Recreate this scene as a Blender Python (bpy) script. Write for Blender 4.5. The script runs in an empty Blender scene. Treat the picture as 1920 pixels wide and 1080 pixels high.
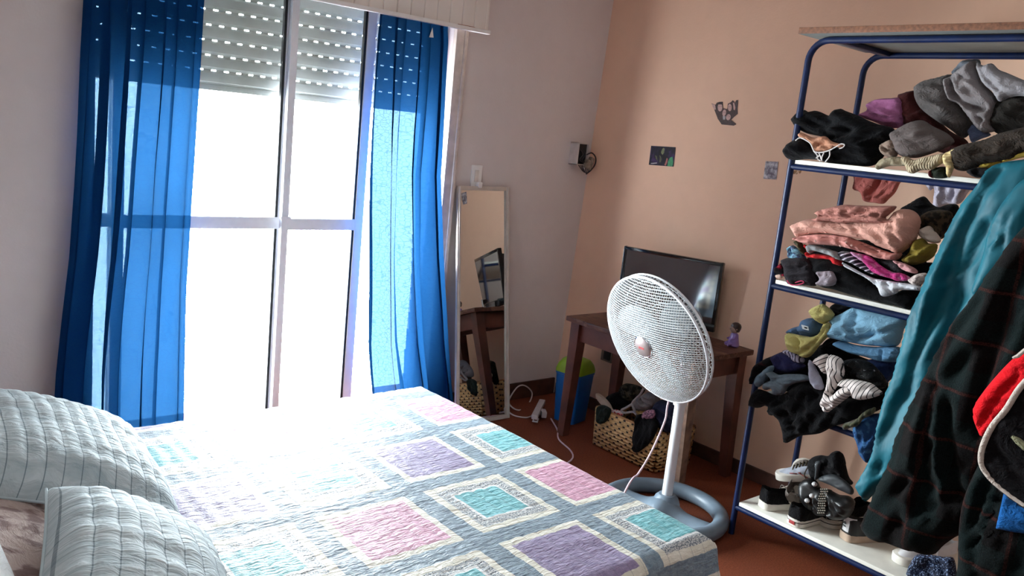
SKY, EXPO, FILL = 58.0, 0.22, 6.5
import bpy, bmesh, math, random
from mathutils import Vector, Matrix, noise
from mathutils.geometry import delaunay_2d_cdt
import numpy as np
PI = math.pi
SC = bpy.context.scene
COL = SC.collection
random.seed(7)

# ---------------------------------------------------------------- camera model
F_PX, YAW, PITCH, ROLL, CAM_H = 1574.8, 0.716995, 0.185945, -0.104471, 1.56
_f = np.array([math.sin(YAW)*math.cos(PITCH), math.cos(YAW)*math.cos(PITCH), -math.sin(PITCH)])
_r0 = np.array([math.cos(YAW), -math.sin(YAW), 0.0]); _d0 = np.cross(_f, _r0)
_r = _r0*math.cos(ROLL)+_d0*math.sin(ROLL); _d = -_r0*math.sin(ROLL)+_d0*math.cos(ROLL)
CAM = np.array([0, 0, CAM_H])

def ray(px, py):
    return _r*((px-960)/F_PX) + _d*((py-540)/F_PX) + _f

def on(ax, val, px, py):
    r = ray(px, py); t = (val-CAM[ax])/r[ax]
    return Vector(CAM+t*r)

def crop(ox, oy, s, pts):
    return [(ox+x/s, oy+y/s) for x, y in pts]

# ---------------------------------------------------------------- colours, materials
def lin(c):
    c /= 255.0
    return c/12.92 if c <= 0.04045 else ((c+0.055)/1.055)**2.4

def rgb(r, g, b):
    return (lin(r), lin(g), lin(b), 1.0)

class NT:
    """small helper to write node expressions"""
    def __init__(self, name):
        self.m = bpy.data.materials.new(name); self.m.use_nodes = True
        self.t = self.m.node_tree; self.t.nodes.clear()
        self.out = self.t.nodes.new('ShaderNodeOutputMaterial')
    def n(self, typ, **kw):
        nd = self.t.nodes.new('ShaderNode'+typ)
        for k, v in kw.items():
            setattr(nd, k, v)
        return nd
    def put(self, sock, v):
        if v is None: return
        if isinstance(v, bpy.types.NodeSocket): self.t.links.new(v, sock)
        else: sock.default_value = v
    def math(self, op, a, b=None, c=None):
        nd = self.n('Math', operation=op)
        self.put(nd.inputs[0], a); self.put(nd.inputs[1], b); self.put(nd.inputs[2], c)
        return nd.outputs[0]
    def add(self, a, b): return self.math('ADD', a, b)
    def sub(self, a, b): return self.math('SUBTRACT', a, b)
    def mul(self, a, b): return self.math('MULTIPLY', a, b)
    def lt(self, a, b): return self.math('LESS_THAN', a, b)
    def gt(self, a, b): return self.math('GREATER_THAN', a, b)
    def mix(self, f, a, b):
        nd = self.n('Mix', data_type='RGBA')
        self.put(nd.inputs['Factor'], f); self.put(nd.inputs[6], a); self.put(nd.inputs[7], b)
        return nd.outputs[2]
    def coords(self, kind='Object'):
        return self.n('TexCoord').outputs[kind]
    def sep(self, v):
        nd = self.n('SeparateXYZ'); self.put(nd.inputs[0], v); return nd.outputs
    def mapping(self, v, scale=(1, 1, 1), rot=(0, 0, 0), loc=(0, 0, 0)):
        nd = self.n('Mapping'); self.put(nd.inputs[0], v)
        nd.inputs['Scale'].default_value = scale; nd.inputs['Rotation'].default_value = rot; nd.inputs['Location'].default_value = loc
        return nd.outputs[0]
    def noise(self, v, scale, detail=3, rough=0.5, dist=0.0):
        nd = self.n('TexNoise'); self.put(nd.inputs['Vector'], v)
        nd.inputs['Scale'].default_value = scale; nd.inputs['Detail'].default_value = detail
        nd.inputs['Roughness'].default_value = rough; nd.inputs['Distortion'].default_value = dist
        return nd.outputs[0]
    def voronoi(self, v, scale, feature='F1', out='Distance'):
        nd = self.n('TexVoronoi', feature=feature); self.put(nd.inputs['Vector'], v)
        nd.inputs['Scale'].default_value = scale
        return nd.outputs[out]
    def ramp(self, f, *stops):
        nd = self.n('ValToRGB'); self.put(nd.inputs[0], f)
        e = nd.color_ramp.elements
        while len(e) < len(stops): e.new(0.5)
        for i, (p, c) in enumerate(stops): e[i].position = p; e[i].color = c
        return nd.outputs[0]
    def bump(self, h, strength=0.3, dist=0.01):
        nd = self.n('Bump'); self.put(nd.inputs['Height'], h)
        nd.inputs['Strength'].default_value = strength; nd.inputs['Distance'].default_value = dist
        return nd.outputs[0]
    def bsdf(self, col, rough=0.6, metal=0.0, spec=0.5, normal=None, sheen=0.0, coat=0.0, ior=1.5):
        nd = self.n('BsdfPrincipled')
        self.put(nd.inputs['Base Color'], col); self.put(nd.inputs['Roughness'], rough)
        self.put(nd.inputs['Metallic'], metal); nd.inputs['Specular IOR Level'].default_value = spec
        nd.inputs['IOR'].default_value = ior; nd.inputs['Sheen Weight'].default_value = sheen; nd.inputs['Coat Weight'].default_value = coat
        self.put(nd.inputs['Normal'], normal)
        return nd.outputs[0]
    def done(self, sh):
        self.t.links.new(sh, self.out.inputs[0]); return self.m

MATS = {}
def plain(name, col, rough=0.6, metal=0.0, spec=0.5, var=0.08, scale=25, coat=0.0, bump=0.0):
    if name in MATS: return MATS[name]
    t = NT(name); c = t.coords()
    nz = t.noise(c, scale, 3)
    k = [max(0, x*(1-var*1.5)) for x in col[:3]]+[1]; k2 = [min(1, x*(1+var*1.5)) for x in col[:3]]+[1]
    cc = t.ramp(nz, (0.3, k), (0.7, k2))
    nm = t.bump(t.noise(c, scale*8, 2), bump, 0.004) if bump else None
    MATS[name] = t.done(t.bsdf(cc, rough, metal, spec, nm, coat=coat))
    return MATS[name]

def fabric(name, col, var=0.1, rough=0.9, weave=350, bump=0.25, spec=0.12, sheen=0.03, col2=None, scale=14, detail=3, mid=0.5):
    """cloth: mottled base colour and a fine weave bump"""
    if name in MATS: return MATS[name]
    t = NT(name); c = t.coords()
    nz = t.noise(c, scale, detail)
    if col2 is None:
        a = [max(0, x*(1-var)) for x in col[:3]]+[1]; b = [min(1, x*(1+var)) for x in col[:3]]+[1]
        cc = t.ramp(nz, (0.3, a), (0.7, b))
    else:
        cc = t.ramp(nz, (mid-0.06, col), (mid+0.06, col2))
    h = t.add(t.mul(t.noise(c, weave, 2), 0.22), t.mul(t.math('ABSOLUTE', t.sub(t.noise(t.mapping(c, (1, 1, 1.5), (0.3, 0.5, 0.2)), 15, 4, 0.6, 1.6), 0.5)), 2.6))
    nm = t.bump(h, min(1, bump*2.2), 0.012)
    MATS[name] = t.done(t.bsdf(cc, rough, 0, spec, nm, sheen=sheen))
    return MATS[name]

def striped(name, base, line, period, width, bump=0.2, axis=0, wobble=0.0):
    """stripes across the garment's own UV"""
    if name in MATS: return MATS[name]
    t = NT(name); uv = t.sep(t.coords('UV'))[axis]
    if wobble: uv = t.add(uv, t.mul(t.noise(t.coords(), 9, 2), wobble))
    f = t.math('FRACT', t.math('DIVIDE', t.add(uv, 50.0), period))
    m = t.lt(f, width)
    cc = t.mix(m, base, line)
    nm = t.bump(t.noise(t.coords(), 300, 2), bump, 0.003)
    MATS[name] = t.done(t.bsdf(cc, 0.9, 0, 0.2, nm, sheen=0.1))
    return MATS[name]

def knit(name, col, period=0.012, depth=0.5, axis=0, var=0.12):
    if name in MATS: return MATS[name]
    t = NT(name); c = t.coords(); uv = t.sep(t.coords('UV'))[axis]
    w = t.math('SINE', t.mul(uv, 2*PI/period))
    nz = t.noise(c, 60, 3)
    a = [x*(1-var) for x in col[:3]]+[1]; b = [min(1, x*(1+var)) for x in col[:3]]+[1]
    cc = t.ramp(nz, (0.3, a), (0.7, b))
    h = t.add(t.mul(w, 0.5), t.mul(t.noise(c, 260, 2), 0.8))
    MATS[name] = t.done(t.bsdf(cc, 0.95, 0, 0.1, t.bump(h, depth, 0.004), sheen=0.05))
    return MATS[name]

# ---------------------------------------------------------------- mesh helpers
class MB:
    def __init__(self): self.bm = bmesh.new(); self.uv = None
    def box(self, c, s, rot=None, bev=0.0, seg=2):
        bm = bmesh.new(); bmesh.ops.create_cube(bm, size=1)
        for v in bm.verts: v.co = Vector((v.co.x*s[0], v.co.y*s[1], v.co.z*s[2]))
        if bev > 0: bmesh.ops.bevel(bm, geom=list(bm.edges), offset=bev, segments=seg, affect='EDGES', profile=0.6)
        M = Matrix.Translation(Vector(c)) @ (rot.to_4x4() if rot is not None else Matrix())
        self._join(bm, M); return self
    def _join(self, bm, M=None):
        if M is not None: bmesh.ops.transform(bm, matrix=M, verts=list(bm.verts))
        me = bpy.data.meshes.new('tmp'); bm.to_mesh(me); bm.free()
        self.bm.from_mesh(me); bpy.data.meshes.remove(me)
    def tube(self, pts, r, n=10, closed=False, cap=True):
        pts = [Vector(p) for p in pts]; N = len(pts)
        rad = r if hasattr(r, '__len__') else [r]*N
        tang = []
        for i in range(N):
            a = pts[(i-1) % N] if (closed or i > 0) else pts[i]
            b = pts[(i+1) % N] if (closed or i < N-1) else pts[i]
            tang.append((b-a).normalized())
        up = Vector((0, 0, 1)) if abs(tang[0].z) < 0.9 else Vector((1, 0, 0))
        u = (up - tang[0]*up.dot(tang[0])).normalized()
        rings = []
        for i in range(N):
            u = (u - tang[i]*u.dot(tang[i])).normalized(); w = tang[i].cross(u)
            rings.append([self.bm.verts.new(pts[i]+(u*math.cos(2*PI*k/n)+w*math.sin(2*PI*k/n))*rad[i]) for k in range(n)])
        for i in range(N if closed else N-1):
            A, B = rings[i], rings[(i+1) % N]
            for k in range(n):
                self.bm.faces.new((A[k], A[(k+1) % n], B[(k+1) % n], B[k]))
        if cap and not closed:
            self.bm.faces.new(list(reversed(rings[0]))); self.bm.faces.new(rings[-1])
        return self
    def lathe(self, prof, c=(0, 0, 0), M=None, n=32, sx=1, sy=1):
        """prof: (radius, height) from bottom to top"""
        M = M or Matrix.Translation(Vector(c)); rings = []
        for rr, h in prof:
            if rr < 1e-5: rings.append([self.bm.verts.new(M @ Vector((0, 0, h)))])
            else: rings.append([self.bm.verts.new(M @ Vector((rr*sx*math.cos(2*PI*k/n), rr*sy*math.sin(2*PI*k/n), h))) for k in range(n)])
        for A, B in zip(rings, rings[1:]):
            for k in range(n):
                if len(A) == 1 and len(B) == 1: break
                if len(A) == 1: self.bm.faces.new((A[0], B[(k+1) % n], B[k]))
                elif len(B) == 1: self.bm.faces.new((A[k], A[(k+1) % n], B[0]))
                else: self.bm.faces.new((A[k], A[(k+1) % n], B[(k+1) % n], B[k]))
        return self
    def loft(self, rings, cap=True, closed=True):
        R = [[self.bm.verts.new(Vector(p)) for p in ring] for ring in rings]
        n = len(R[0])
        for A, B in zip(R, R[1:]):
            for k in range(n if closed else n-1):
                self.bm.faces.new((A[k], A[(k+1) % n], B[(k+1) % n], B[k]))
        if cap:
            self.bm.faces.new(list(reversed(R[0]))); self.bm.faces.new(R[-1])
        return self
    def poly(self, pts, thick, M=None):
        """flat polygon in local xy, extruded along local z"""
        M = M or Matrix()
        a = [self.bm.verts.new(M @ Vector((x, y, 0))) for x, y in pts]
        b = [self.bm.verts.new(M @ Vector((x, y, thick))) for x, y in pts]
        n = len(pts)
        self.bm.faces.new(list(reversed(a))); self.bm.faces.new(b)
        for k in range(n): self.bm.faces.new((a[k], a[(k+1) % n], b[(k+1) % n], b[k]))
        return self
    def build(self, name, mat, parent=None, smooth=True, angle=40, origin=None):
        bm = self.bm
        bmesh.ops.recalc_face_normals(bm, faces=list(bm.faces))
        me = bpy.data.meshes.new(name)
        if origin is None and parent is None:
            co = [v.co for v in bm.verts]
            lo = Vector((min(c.x for c in co), min(c.y for c in co), min(c.z for c in co)))
            hi = Vector((max(c.x for c in co), max(c.y for c in co), max(c.z for c in co)))
            origin = Vector(((lo.x+hi.x)/2, (lo.y+hi.y)/2, lo.z))
        if parent is not None: origin = parent_world(parent)
        for v in bm.verts: v.co -= Vector(origin)
        bm.to_mesh(me); bm.free()
        o = bpy.data.objects.new(name, me); COL.objects.link(o)
        if parent is not None: o.parent = parent
        else: o.location = origin
        if isinstance(mat, (list, tuple)):
            for m in mat: me.materials.append(m)
        else: me.materials.append(mat)
        if smooth: shade(me, angle)
        return o

def parent_world(p):
    v = Vector(p.location)
    while p.parent is not None:
        p = p.parent; v = v + Vector(p.location)
    return v

def shade(me, angle=40):
    me.polygons.foreach_set('use_smooth', [True]*len(me.polygons))
    if angle < 180:
        try: me.set_sharp_from_angle(angle=math.radians(angle))
        except Exception: pass

def tag(o, label=None, cat=None, group=None, kind=None):
    if label: o['label'] = label
    if cat: o['category'] = cat
    if group: o['group'] = group
    if kind: o['kind'] = kind
    return o

def thing(name, loc, label, cat, group=None):
    o = bpy.data.objects.new(name, None); COL.objects.link(o); o.location = loc
    o.empty_display_size = 0.05
    return tag(o, label, cat, group)

def struct(name, mb, mat, parent=None, **kw):
    o = mb.build(name, mat, parent, **kw)
    if parent is None: o['kind'] = 'structure'
    return o

def spline(pts, n=8, closed=False):
    """Catmull-Rom through points of any dimension"""
    P = [np.array(p, float) for p in pts]; N = len(P); out = []
    for i in range(N if closed else N-1):
        p0 = P[(i-1) % N] if closed or i > 0 else 2*P[0]-P[1]
        p1 = P[i]; p2 = P[(i+1) % N]
        p3 = P[(i+2) % N] if closed or i < N-2 else 2*P[-1]-P[-2]
        for k in range(n):
            t = k/n
            out.append(0.5*((2*p1)+(-p0+p2)*t+(2*p0-5*p1+4*p2-p3)*t*t+(-p0+3*p1-3*p2+p3)*t**3))
    if not closed: out.append(P[-1])
    return out

# ---------------------------------------------------------------- soft goods from an outline
def _inside(poly, X, Y):
    c = np.zeros(X.shape, bool); n = len(poly)
    for i in range(n):
        x1, y1 = poly[i]; x2, y2 = poly[(i+1) % n]
        if y1 == y2: continue
        m = ((y1 > Y) != (y2 > Y)) & (X < (x2-x1)*(Y-y1)/(y2-y1)+x1)
        c ^= m
    return c

def _segdist(P, L, closed):
    """distance of points P (n,2) to a polyline"""
    d = np.full(len(P), 1e9); n = len(L)
    for i in range(n if closed else n-1):
        a = np.array(L[i]); b = np.array(L[(i+1) % n]); ab = b-a; q = ab@ab
        if q < 1e-12: continue
        t = np.clip(((P-a)@ab)/q, 0, 1)
        d = np.minimum(d, np.linalg.norm(P-(a+t[:, None]*ab), axis=1))
    return d

def soft_mesh(px_poly, x0, thick=0.05, slope_y=0.0, slope_z=0.0, fold=0.008, fold_dir=None, fold_w=0.03, seed=0,
              creases=(), step=None, round_=True, edge=None, uvrot=0.0, back=0.5, ridges=(), auto=None):
    """A cloth body whose outline, seen on the upright plane x = x0 (+slopes), is the given one; it bulges towards the
    room and backwards, with folds.  Returns verts, faces, uvs."""
    poly = [np.array(p, float) for p in px_poly]
    # outline -> plane (y,z), metres
    yc, zc = None, None
    def toplane(p):
        r = ray(*p); C = CAM
        # x - x0 - sy*(y-yc) - sz*(z-zc) = 0
        num = x0 + slope_y*(C[1]-yc)+slope_z*(C[2]-zc) - C[0]
        den = r[0]-slope_y*r[1]-slope_z*r[2]
        t = num/den; q = C+t*r
        return np.array([-q[1], q[2]])
    g = np.mean(poly, axis=0); q = on(0, x0, g[0], g[1]); yc, zc = q.y, q.z
    P = [toplane(p) for p in poly]
    if round_: P = spline(P, 5, True)
    P = np.array(P)
    # resample outline evenly
    seg = np.linalg.norm(np.roll(P, -1, 0)-P, axis=1); per = seg.sum()
    area = abs(np.sum(P[:, 0]*np.roll(P[:, 1], -1)-np.roll(P[:, 0], -1)*P[:, 1]))/2
    if step is None: step = max(0.0055, min(0.014, math.sqrt(area)/26))
    nb = max(12, int(per/step)); cum = np.concatenate([[0], np.cumsum(seg)]); tt = np.linspace(0, per, nb, endpoint=False)
    Pc = np.vstack([P, P[:1]])
    B = np.c_[np.interp(tt, cum, Pc[:, 0]), np.interp(tt, cum, Pc[:, 1])]
    lo, hi = B.min(0), B.max(0)
    gx, gy = np.meshgrid(np.arange(lo[0], hi[0], step), np.arange(lo[1], hi[1], step*0.87))
    gx = gx+(np.arange(gx.shape[0]) % 2)[:, None]*step*0.5
    G = np.c_[gx.ravel(), gy.ravel()]
    G = G[_inside(B, G[:, 0], G[:, 1])]
    if len(G): G = G[_segdist(G, B, True) > step*0.45]
    V2 = np.vstack([B, G]) if len(G) else B
    res = delaunay_2d_cdt([Vector(v) for v in V2], [], [list(range(nb))], 1, 1e-7)
    V = np.array([[v.x, v.y] for v in res[0]]); faces = [tuple(f) for f in res[2]]
    d = _segdist(V, B, True); onb = d < 1e-6
    dm = d.max(); R = min(dm, edge if edge else max(thick*0.75, 0.016))
    s = np.clip(d/R, 0, 1); prof = np.sqrt(np.clip(1-(1-s)**2, 0, 1))
    # folds
    if fold_dir is None: fold_dir = random.Random(seed).uniform(-0.5, 0.5)
    ca, sa = math.cos(fold_dir), math.sin(fold_dir)
    hgt = np.zeros(len(V))
    for i, (a, b) in enumerate(V):
        u = a*ca+b*sa; w = -a*sa+b*ca
        wob = noise.noise((u*6, w*6, seed*3.1))*0.6
        n1 = noise.noise((u/(fold_w*4.5)+wob, w/fold_w+wob, seed*7.7+1))
        n2 = noise.noise((u/(fold_w*1.6)+wob, w/(fold_w*0.55), seed*5.3+9))
        n3 = noise.noise((u/(fold_w*3)+9, w/(fold_w*2.2), seed*2.3+4))
        hgt[i] = (1-abs(n1)*2.4)*0.75+n2*0.35+n3*0.9-0.35
    h = thick*prof*0.9+1.5*fold*hgt*np.clip(s*1.3, 0, 1)
    for cr in creases:
        pts, dep, wid = cr
        L = [toplane(p) for p in pts]; L = spline(L, 5)
        dd = _segdist(V, L, False)
        h -= dep*np.exp(-(dd/wid)**2)*np.clip(s*2, 0, 1)
    for cr in ridges:
        pts, dep, wid = cr
        L = [toplane(p) for p in pts]; L = spline(L, 5)
        dd = _segdist(V, L, False)
        h += dep*np.exp(-(dd/wid)**2)*np.clip(s*2, 0, 1)
    # loose tucks: one-sided valleys running roughly along the folds
    rd = random.Random(seed*13+5); ext = B.max(0)-B.min(0); size = math.sqrt(area)
    na = auto if auto is not None else min(9, 3+int(size/0.05))
    for _ in range(na):
        c0 = V[rd.randrange(len(V))]; an = fold_dir+rd.gauss(0, 0.35); ln = size*rd.uniform(0.35, 0.8)
        dv = np.array([math.cos(an), math.sin(an)]); nv = np.array([-dv[1], dv[0]]); bw = rd.uniform(-0.12, 0.12)*ln
        L = [c0-dv*ln/2, c0-dv*ln/6+nv*bw, c0+dv*ln/6+nv*bw*0.6, c0+dv*ln/2-nv*bw*0.4]
        L = spline(L, 5); dd = _segdist(V, L, False); sgn = (V-c0)@nv+bw*0.3
        tpr = np.clip(1-np.abs((V-c0)@dv)/(ln*0.55), 0, 1)
        wd = np.where(sgn > 0, rd.uniform(0.014, 0.028), rd.uniform(0.004, 0.007))
        h -= min(0.5*thick, fold*1.5)*rd.uniform(0.5, 1.0)*np.exp(-(dd/wd)**1.5)*np.clip(s*2, 0, 1)*tpr**0.5
        h += min(0.3*thick, fold*0.8)*np.exp(-((dd-0.012)/0.009)**2)*(sgn < 0)*np.clip(s*2, 0, 1)*tpr
    X0 = x0+slope_y*(-V[:, 0]-yc)+slope_z*(V[:, 1]-zc)
    verts = []; N = len(V)
    for i in range(N): verts.append((X0[i]-max(h[i], 0.0 if onb[i] else 0.001), -V[i, 0], V[i, 1]))
    bidx = {}
    for i in range(N):
        if onb[i]: bidx[i] = i
        else:
            bidx[i] = len(verts); verts.append((X0[i]+thick*back*prof[i], -V[i, 0], V[i, 1]))
    F = list(faces)+[tuple(bidx[k] for k in reversed(f)) for f in faces]
    F = [f for f in F if len(set(f)) >= 3]
    cu, su = math.cos(uvrot), math.sin(uvrot)
    uvs = [((-v[1])*cu+v[2]*su, -(-v[1])*su+v[2]*cu) for v in verts]
    return verts, F, uvs

def soft_join(parts):
    V, F, U, MI = [], [], [], []
    for (v, f, u), mi in parts:
        b = len(V); V += v; U += u
        F += [tuple(k+b for k in ff) for ff in f]; MI += [mi]*len(f)
    return V, F, U, MI

def mesh_obj(name, V, F, U, mats, parent=None, MI=None, origin=None):
    if parent is not None: origin = parent_world(parent)
    elif origin is None:
        a = np.array(V); lo, hi = a.min(0), a.max(0); origin = Vector(((lo[0]+hi[0])/2, (lo[1]+hi[1])/2, lo[2]))
    me = bpy.data.meshes.new(name)
    me.from_pydata([(x-origin[0], y-origin[1], z-origin[2]) for x, y, z in V], [], F)
    uvl = me.uv_layers.new(name='UVMap')
    idx = np.zeros(len(me.loops), int); me.loops.foreach_get('vertex_index', idx)
    uvl.data.foreach_set('uv', np.array(U, float)[idx].ravel())
    for m in (mats if isinstance(mats, (list, tuple)) else [mats]): me.materials.append(m)
    if MI: me.polygons.foreach_set('material_index', MI)
    me.polygons.foreach_set('use_smooth', [True]*len(me.polygons))
    bm = bmesh.new(); bm.from_mesh(me); bmesh.ops.recalc_face_normals(bm, faces=list(bm.faces)); bm.to_mesh(me); bm.free()
    me.update()
    o = bpy.data.objects.new(name, me); COL.objects.link(o)
    if parent is not None: o.parent = parent
    else: o.location = origin
    return o

_gs = [0]
def garment(name, label, cat, group, mat, pieces, x0=None, **kw):
    """pieces: list of outlines (or (outline, overrides)); one cloth body"""
    parts = []
    for p in pieces:
        k = dict(kw); ol = p
        if isinstance(p, tuple) and isinstance(p[1], dict): ol, ov = p; k.update(ov)
        mi = k.pop('mi', 0); px = k.pop('x', x0)
        _gs[0] += 1; k.setdefault('seed', _gs[0])
        parts.append((soft_mesh(ol, px, **k), mi))
    V, F, U, MI = soft_join(parts)
    o = mesh_obj(name, V, F, U, mat, MI=MI)
    return tag(o, label, cat, group)

def garment_part(name, parent, mat, outline, x0, label=None, **kw):
    _gs[0] += 1; kw.setdefault('seed', _gs[0])
    V, F, U = soft_mesh(outline, x0, **kw)
    o = mesh_obj(name, V, F, U, mat, parent)
    if label: o['label'] = label
    return o

# ================================================================ room shell
def wall_paint(name, col, streak=0.03):
    t = NT(name); c = t.coords()
    n1 = t.noise(c, 1.3, 4); n2 = t.noise(c, 14, 4)
    a = [x*(1-streak*2) for x in col[:3]]+[1]; b = [min(1, x*(1+streak)) for x in col[:3]]+[1]
    cc = t.ramp(t.add(t.mul(n1, 0.75), t.mul(n2, 0.25)), (0.35, a), (0.65, b))
    nm = t.bump(t.add(t.noise(c, 90, 4), t.mul(t.noise(c, 9, 2), 1.5)), 0.12, 0.006)
    return t.done(t.bsdf(cc, 0.75, 0, 0.25, nm))
M_WHITE = wall_paint('white_wall_paint', rgb(216, 206, 204))
M_PEACH = wall_paint('peach_wall_paint', rgb(230, 192, 166))
M_CEIL = wall_paint('ceiling_paint', rgb(225, 222, 218))

def floor_mat():
    t = NT('terracotta_floor'); c = t.coords()
    v = t.noise(c, 160, 4, 0.7); v2 = t.noise(c, 5, 3)
    cc = t.ramp(v, (0.3, rgb(74, 32, 16)), (0.5, rgb(118, 58, 34)), (0.72, rgb(150, 84, 54)))
    cc = t.mix(t.mul(v2, 0.5), cc, rgb(98, 44, 26))
    return t.done(t.bsdf(cc, 0.62, 0, 0.3, t.bump(v, 0.15, 0.003)))
M_FLOOR = floor_mat()
M_BASE = plain('dark_brown_skirting', rgb(78, 46, 34), 0.6, var=0.25, scale=12)
M_TRIM = plain('painted_trim_beige', rgb(205, 190, 180), 0.55)  # beige paint of the window architrave
M_WHITEPAINT = plain('white_gloss_paint', rgb(232, 230, 228), 0.4, var=0.02)
M_ALU = plain('white_aluminium', rgb(236, 238, 242), 0.4, var=0.02)
M_STRIP = plain('dark_stile_strip', rgb(30, 32, 34), 0.6)

XL, YB, WY, ZC = -0.55, -1.55, 3.54, 2.62
def wx(z): return 3.515+0.048*z          # the right wall leans a little
OX0, OX1, OZ0, OZ1 = 0.86, 2.53, 0.025, 2.18

struct('floor', MB().box(((XL+3.7)/2, (YB+WY+0.4)/2, -0.05), (3.7-XL+0.6, WY-YB+0.6, 0.1)), M_FLOOR, smooth=False)
struct('ceiling', MB().box(((XL+3.7)/2, (YB+WY)/2, ZC+0.05), (3.7-XL+0.6, WY-YB+0.5, 0.1)), M_CEIL, smooth=False)
w = MB(); T = 0.2
xr = 3.9
w.box(((XL-0.1+OX0)/2, WY+T/2, ZC/2), (OX0-XL+0.1, T, ZC))
w.box(((OX1+xr)/2, WY+T/2, ZC/2), (xr-OX1, T, ZC))
w.box(((OX0+OX1)/2, WY+T/2, (OZ1+ZC)/2), (OX1-OX0, T, ZC-OZ1))
w.box(((OX0+OX1)/2, WY+T/2, OZ0/2), (OX1-OX0, T, OZ0))
struct('wall_window', w, M_WHITE, smooth=False)
w = MB(); z1 = ZC
w.loft([[(wx(0), YB, 0), (wx(0)+0.1, YB, 0), (wx(z1)+0.1, YB, z1), (wx(z1), YB, z1)],
        [(wx(0), WY+0.1, 0), (wx(0)+0.1, WY+0.1, 0), (wx(z1)+0.1, WY+0.1, z1), (wx(z1), WY+0.1, z1)]])
struct('wall_right', w, M_PEACH, smooth=False)
struct('wall_left', MB().box((XL-0.06, (YB+WY)/2, ZC/2), (0.12, WY-YB+0.2, ZC)), M_WHITE, smooth=False)
struct('wall_back', MB().box(((XL+3.6)/2, YB-0.06, ZC/2), (3.7-XL, 0.12, ZC)), M_WHITE, smooth=False)
struct('baseboard_right', MB().box((wx(0)-0.004, (YB+WY)/2, 0.035), (0.014, WY-YB-0.03, 0.07), bev=0.003), M_BASE, smooth=False)
struct('baseboard_window', MB().box(((2.62+3.5)/2, WY-0.006, 0.05), (3.5-2.62, 0.014, 0.1), bev=0.003), M_BASE, smooth=False)
# architrave round the window
a = MB()
a.box((OX1+0.035, WY-0.012, (OZ1+0.02)/2), (0.07, 0.028, OZ1+0.02), bev=0.005)
a.box((OX1+0.058, WY-0.018, (OZ1+0.02)/2), (0.022, 0.03, OZ1+0.02), bev=0.006)
struct('trim_1', a, M_TRIM)

# ---------------------------------------------------------------- balcony window
def glass():
    t = NT('window_glass')
    fr = t.n('Fresnel'); fr.inputs[0].default_value = 1.35
    g = t.n('BsdfGlossy'); g.inputs['Roughness'].default_value = 0.02
    tr = t.n('BsdfTransparent'); tr.inputs[0].default_value = (0.95, 0.97, 0.965, 1)
    mx = t.n('MixShader'); t.put(mx.inputs[0], fr.outputs[0])
    t.t.links.new(tr.outputs[0], mx.inputs[1]); t.t.links.new(g.outputs[0], mx.inputs[2])
    return t.done(mx.outputs[0])
M_GLASS = glass()
win = bpy.data.objects.new('window_1', None); COL.objects.link(win); win.location = (1.7, 3.62, OZ0); win['kind'] = 'structure'
fy = 3.615
f = MB()
for x in (OX0+0.02, OX1-0.02): f.box((x, 3.63, (OZ0+OZ1)/2), (0.04, 0.09, OZ1-OZ0), bev=0.004)
for z in (OZ0+0.02, OZ1-0.02): f.box(((OX0+OX1)/2, 3.63, z), (OX1-OX0, 0.09, 0.04), bev=0.004)
f.build('window_frame', M_ALU, win)
def X_at(px, py, y): return on(1, y, px, py).x
sR0, sR1 = X_at(683, 60, fy), X_at(699.5, 60, fy)
sM0, sM1 = X_at(539.5, 60, fy), X_at(555, 60, fy)
zr1, zr0 = on(1, fy, 500, 407.5).z, on(1, fy, 500, 429.5).z
def sash(name, xa, xb, y, left, right):
    s = MB()
    s.box((xa+left/2, y, (OZ0+OZ1)/2), (left, 0.03, OZ1-OZ0-0.08), bev=0.004)
    s.box((xb-right/2, y, (OZ0+OZ1)/2), (right, 0.03, OZ1-OZ0-0.08), bev=0.004)
    for z, h in ((OZ0+0.07, 0.05), ((zr0+zr1)/2, zr1-zr0), (OZ1-0.07, 0.06)):
        s.box(((xa+xb)/2, y, z), (xb-xa-0.01, 0.028, h), bev=0.003)
    o = s.build(name, M_ALU, win)
    g = MB(); g.box(((xa+xb)/2, y+0.004, (OZ0+OZ1)/2), (xb-xa-0.02, 0.005, OZ1-OZ0-0.1))
    g.build('pane', M_GLASS, o, smooth=False)
    return o
xa0, xa1 = X_at(207, 300, fy+0.03), X_at(231, 300, fy+0.03)
s1 = sash('sliding_sash', xa0, sM1, fy+0.02, xa1-xa0, sM1-sM0)
s0 = sash('sliding_sash', 0.885, xa1, fy+0.056, 0.018, xa1-xa0)
s2 = sash('sliding_sash', sM0+0.002, sR1, fy-0.018, sM1-sM0-0.004, sR1-sR0)
r = MB(); r.box((sR0-0.006, fy-0.018, (OZ0+OZ1)/2), (0.012, 0.02, OZ1-OZ0-0.1)); r.build('stile_strip', M_STRIP, s2)  # narrow dark strip along the left edge of the stile
r = MB(); r.box((sM0-0.006, fy+0.02, (OZ0+OZ1)/2), (0.012, 0.02, OZ1-OZ0-0.1)); r.build('stile_strip', M_STRIP, s1)
# handle on the middle rail
h = MB(); h.box(((sM0+sM1)/2+0.0, fy-0.036, zr1+0.004), (0.05, 0.012, 0.012), bev=0.003); h.build('latch', M_ALU, s2)

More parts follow.
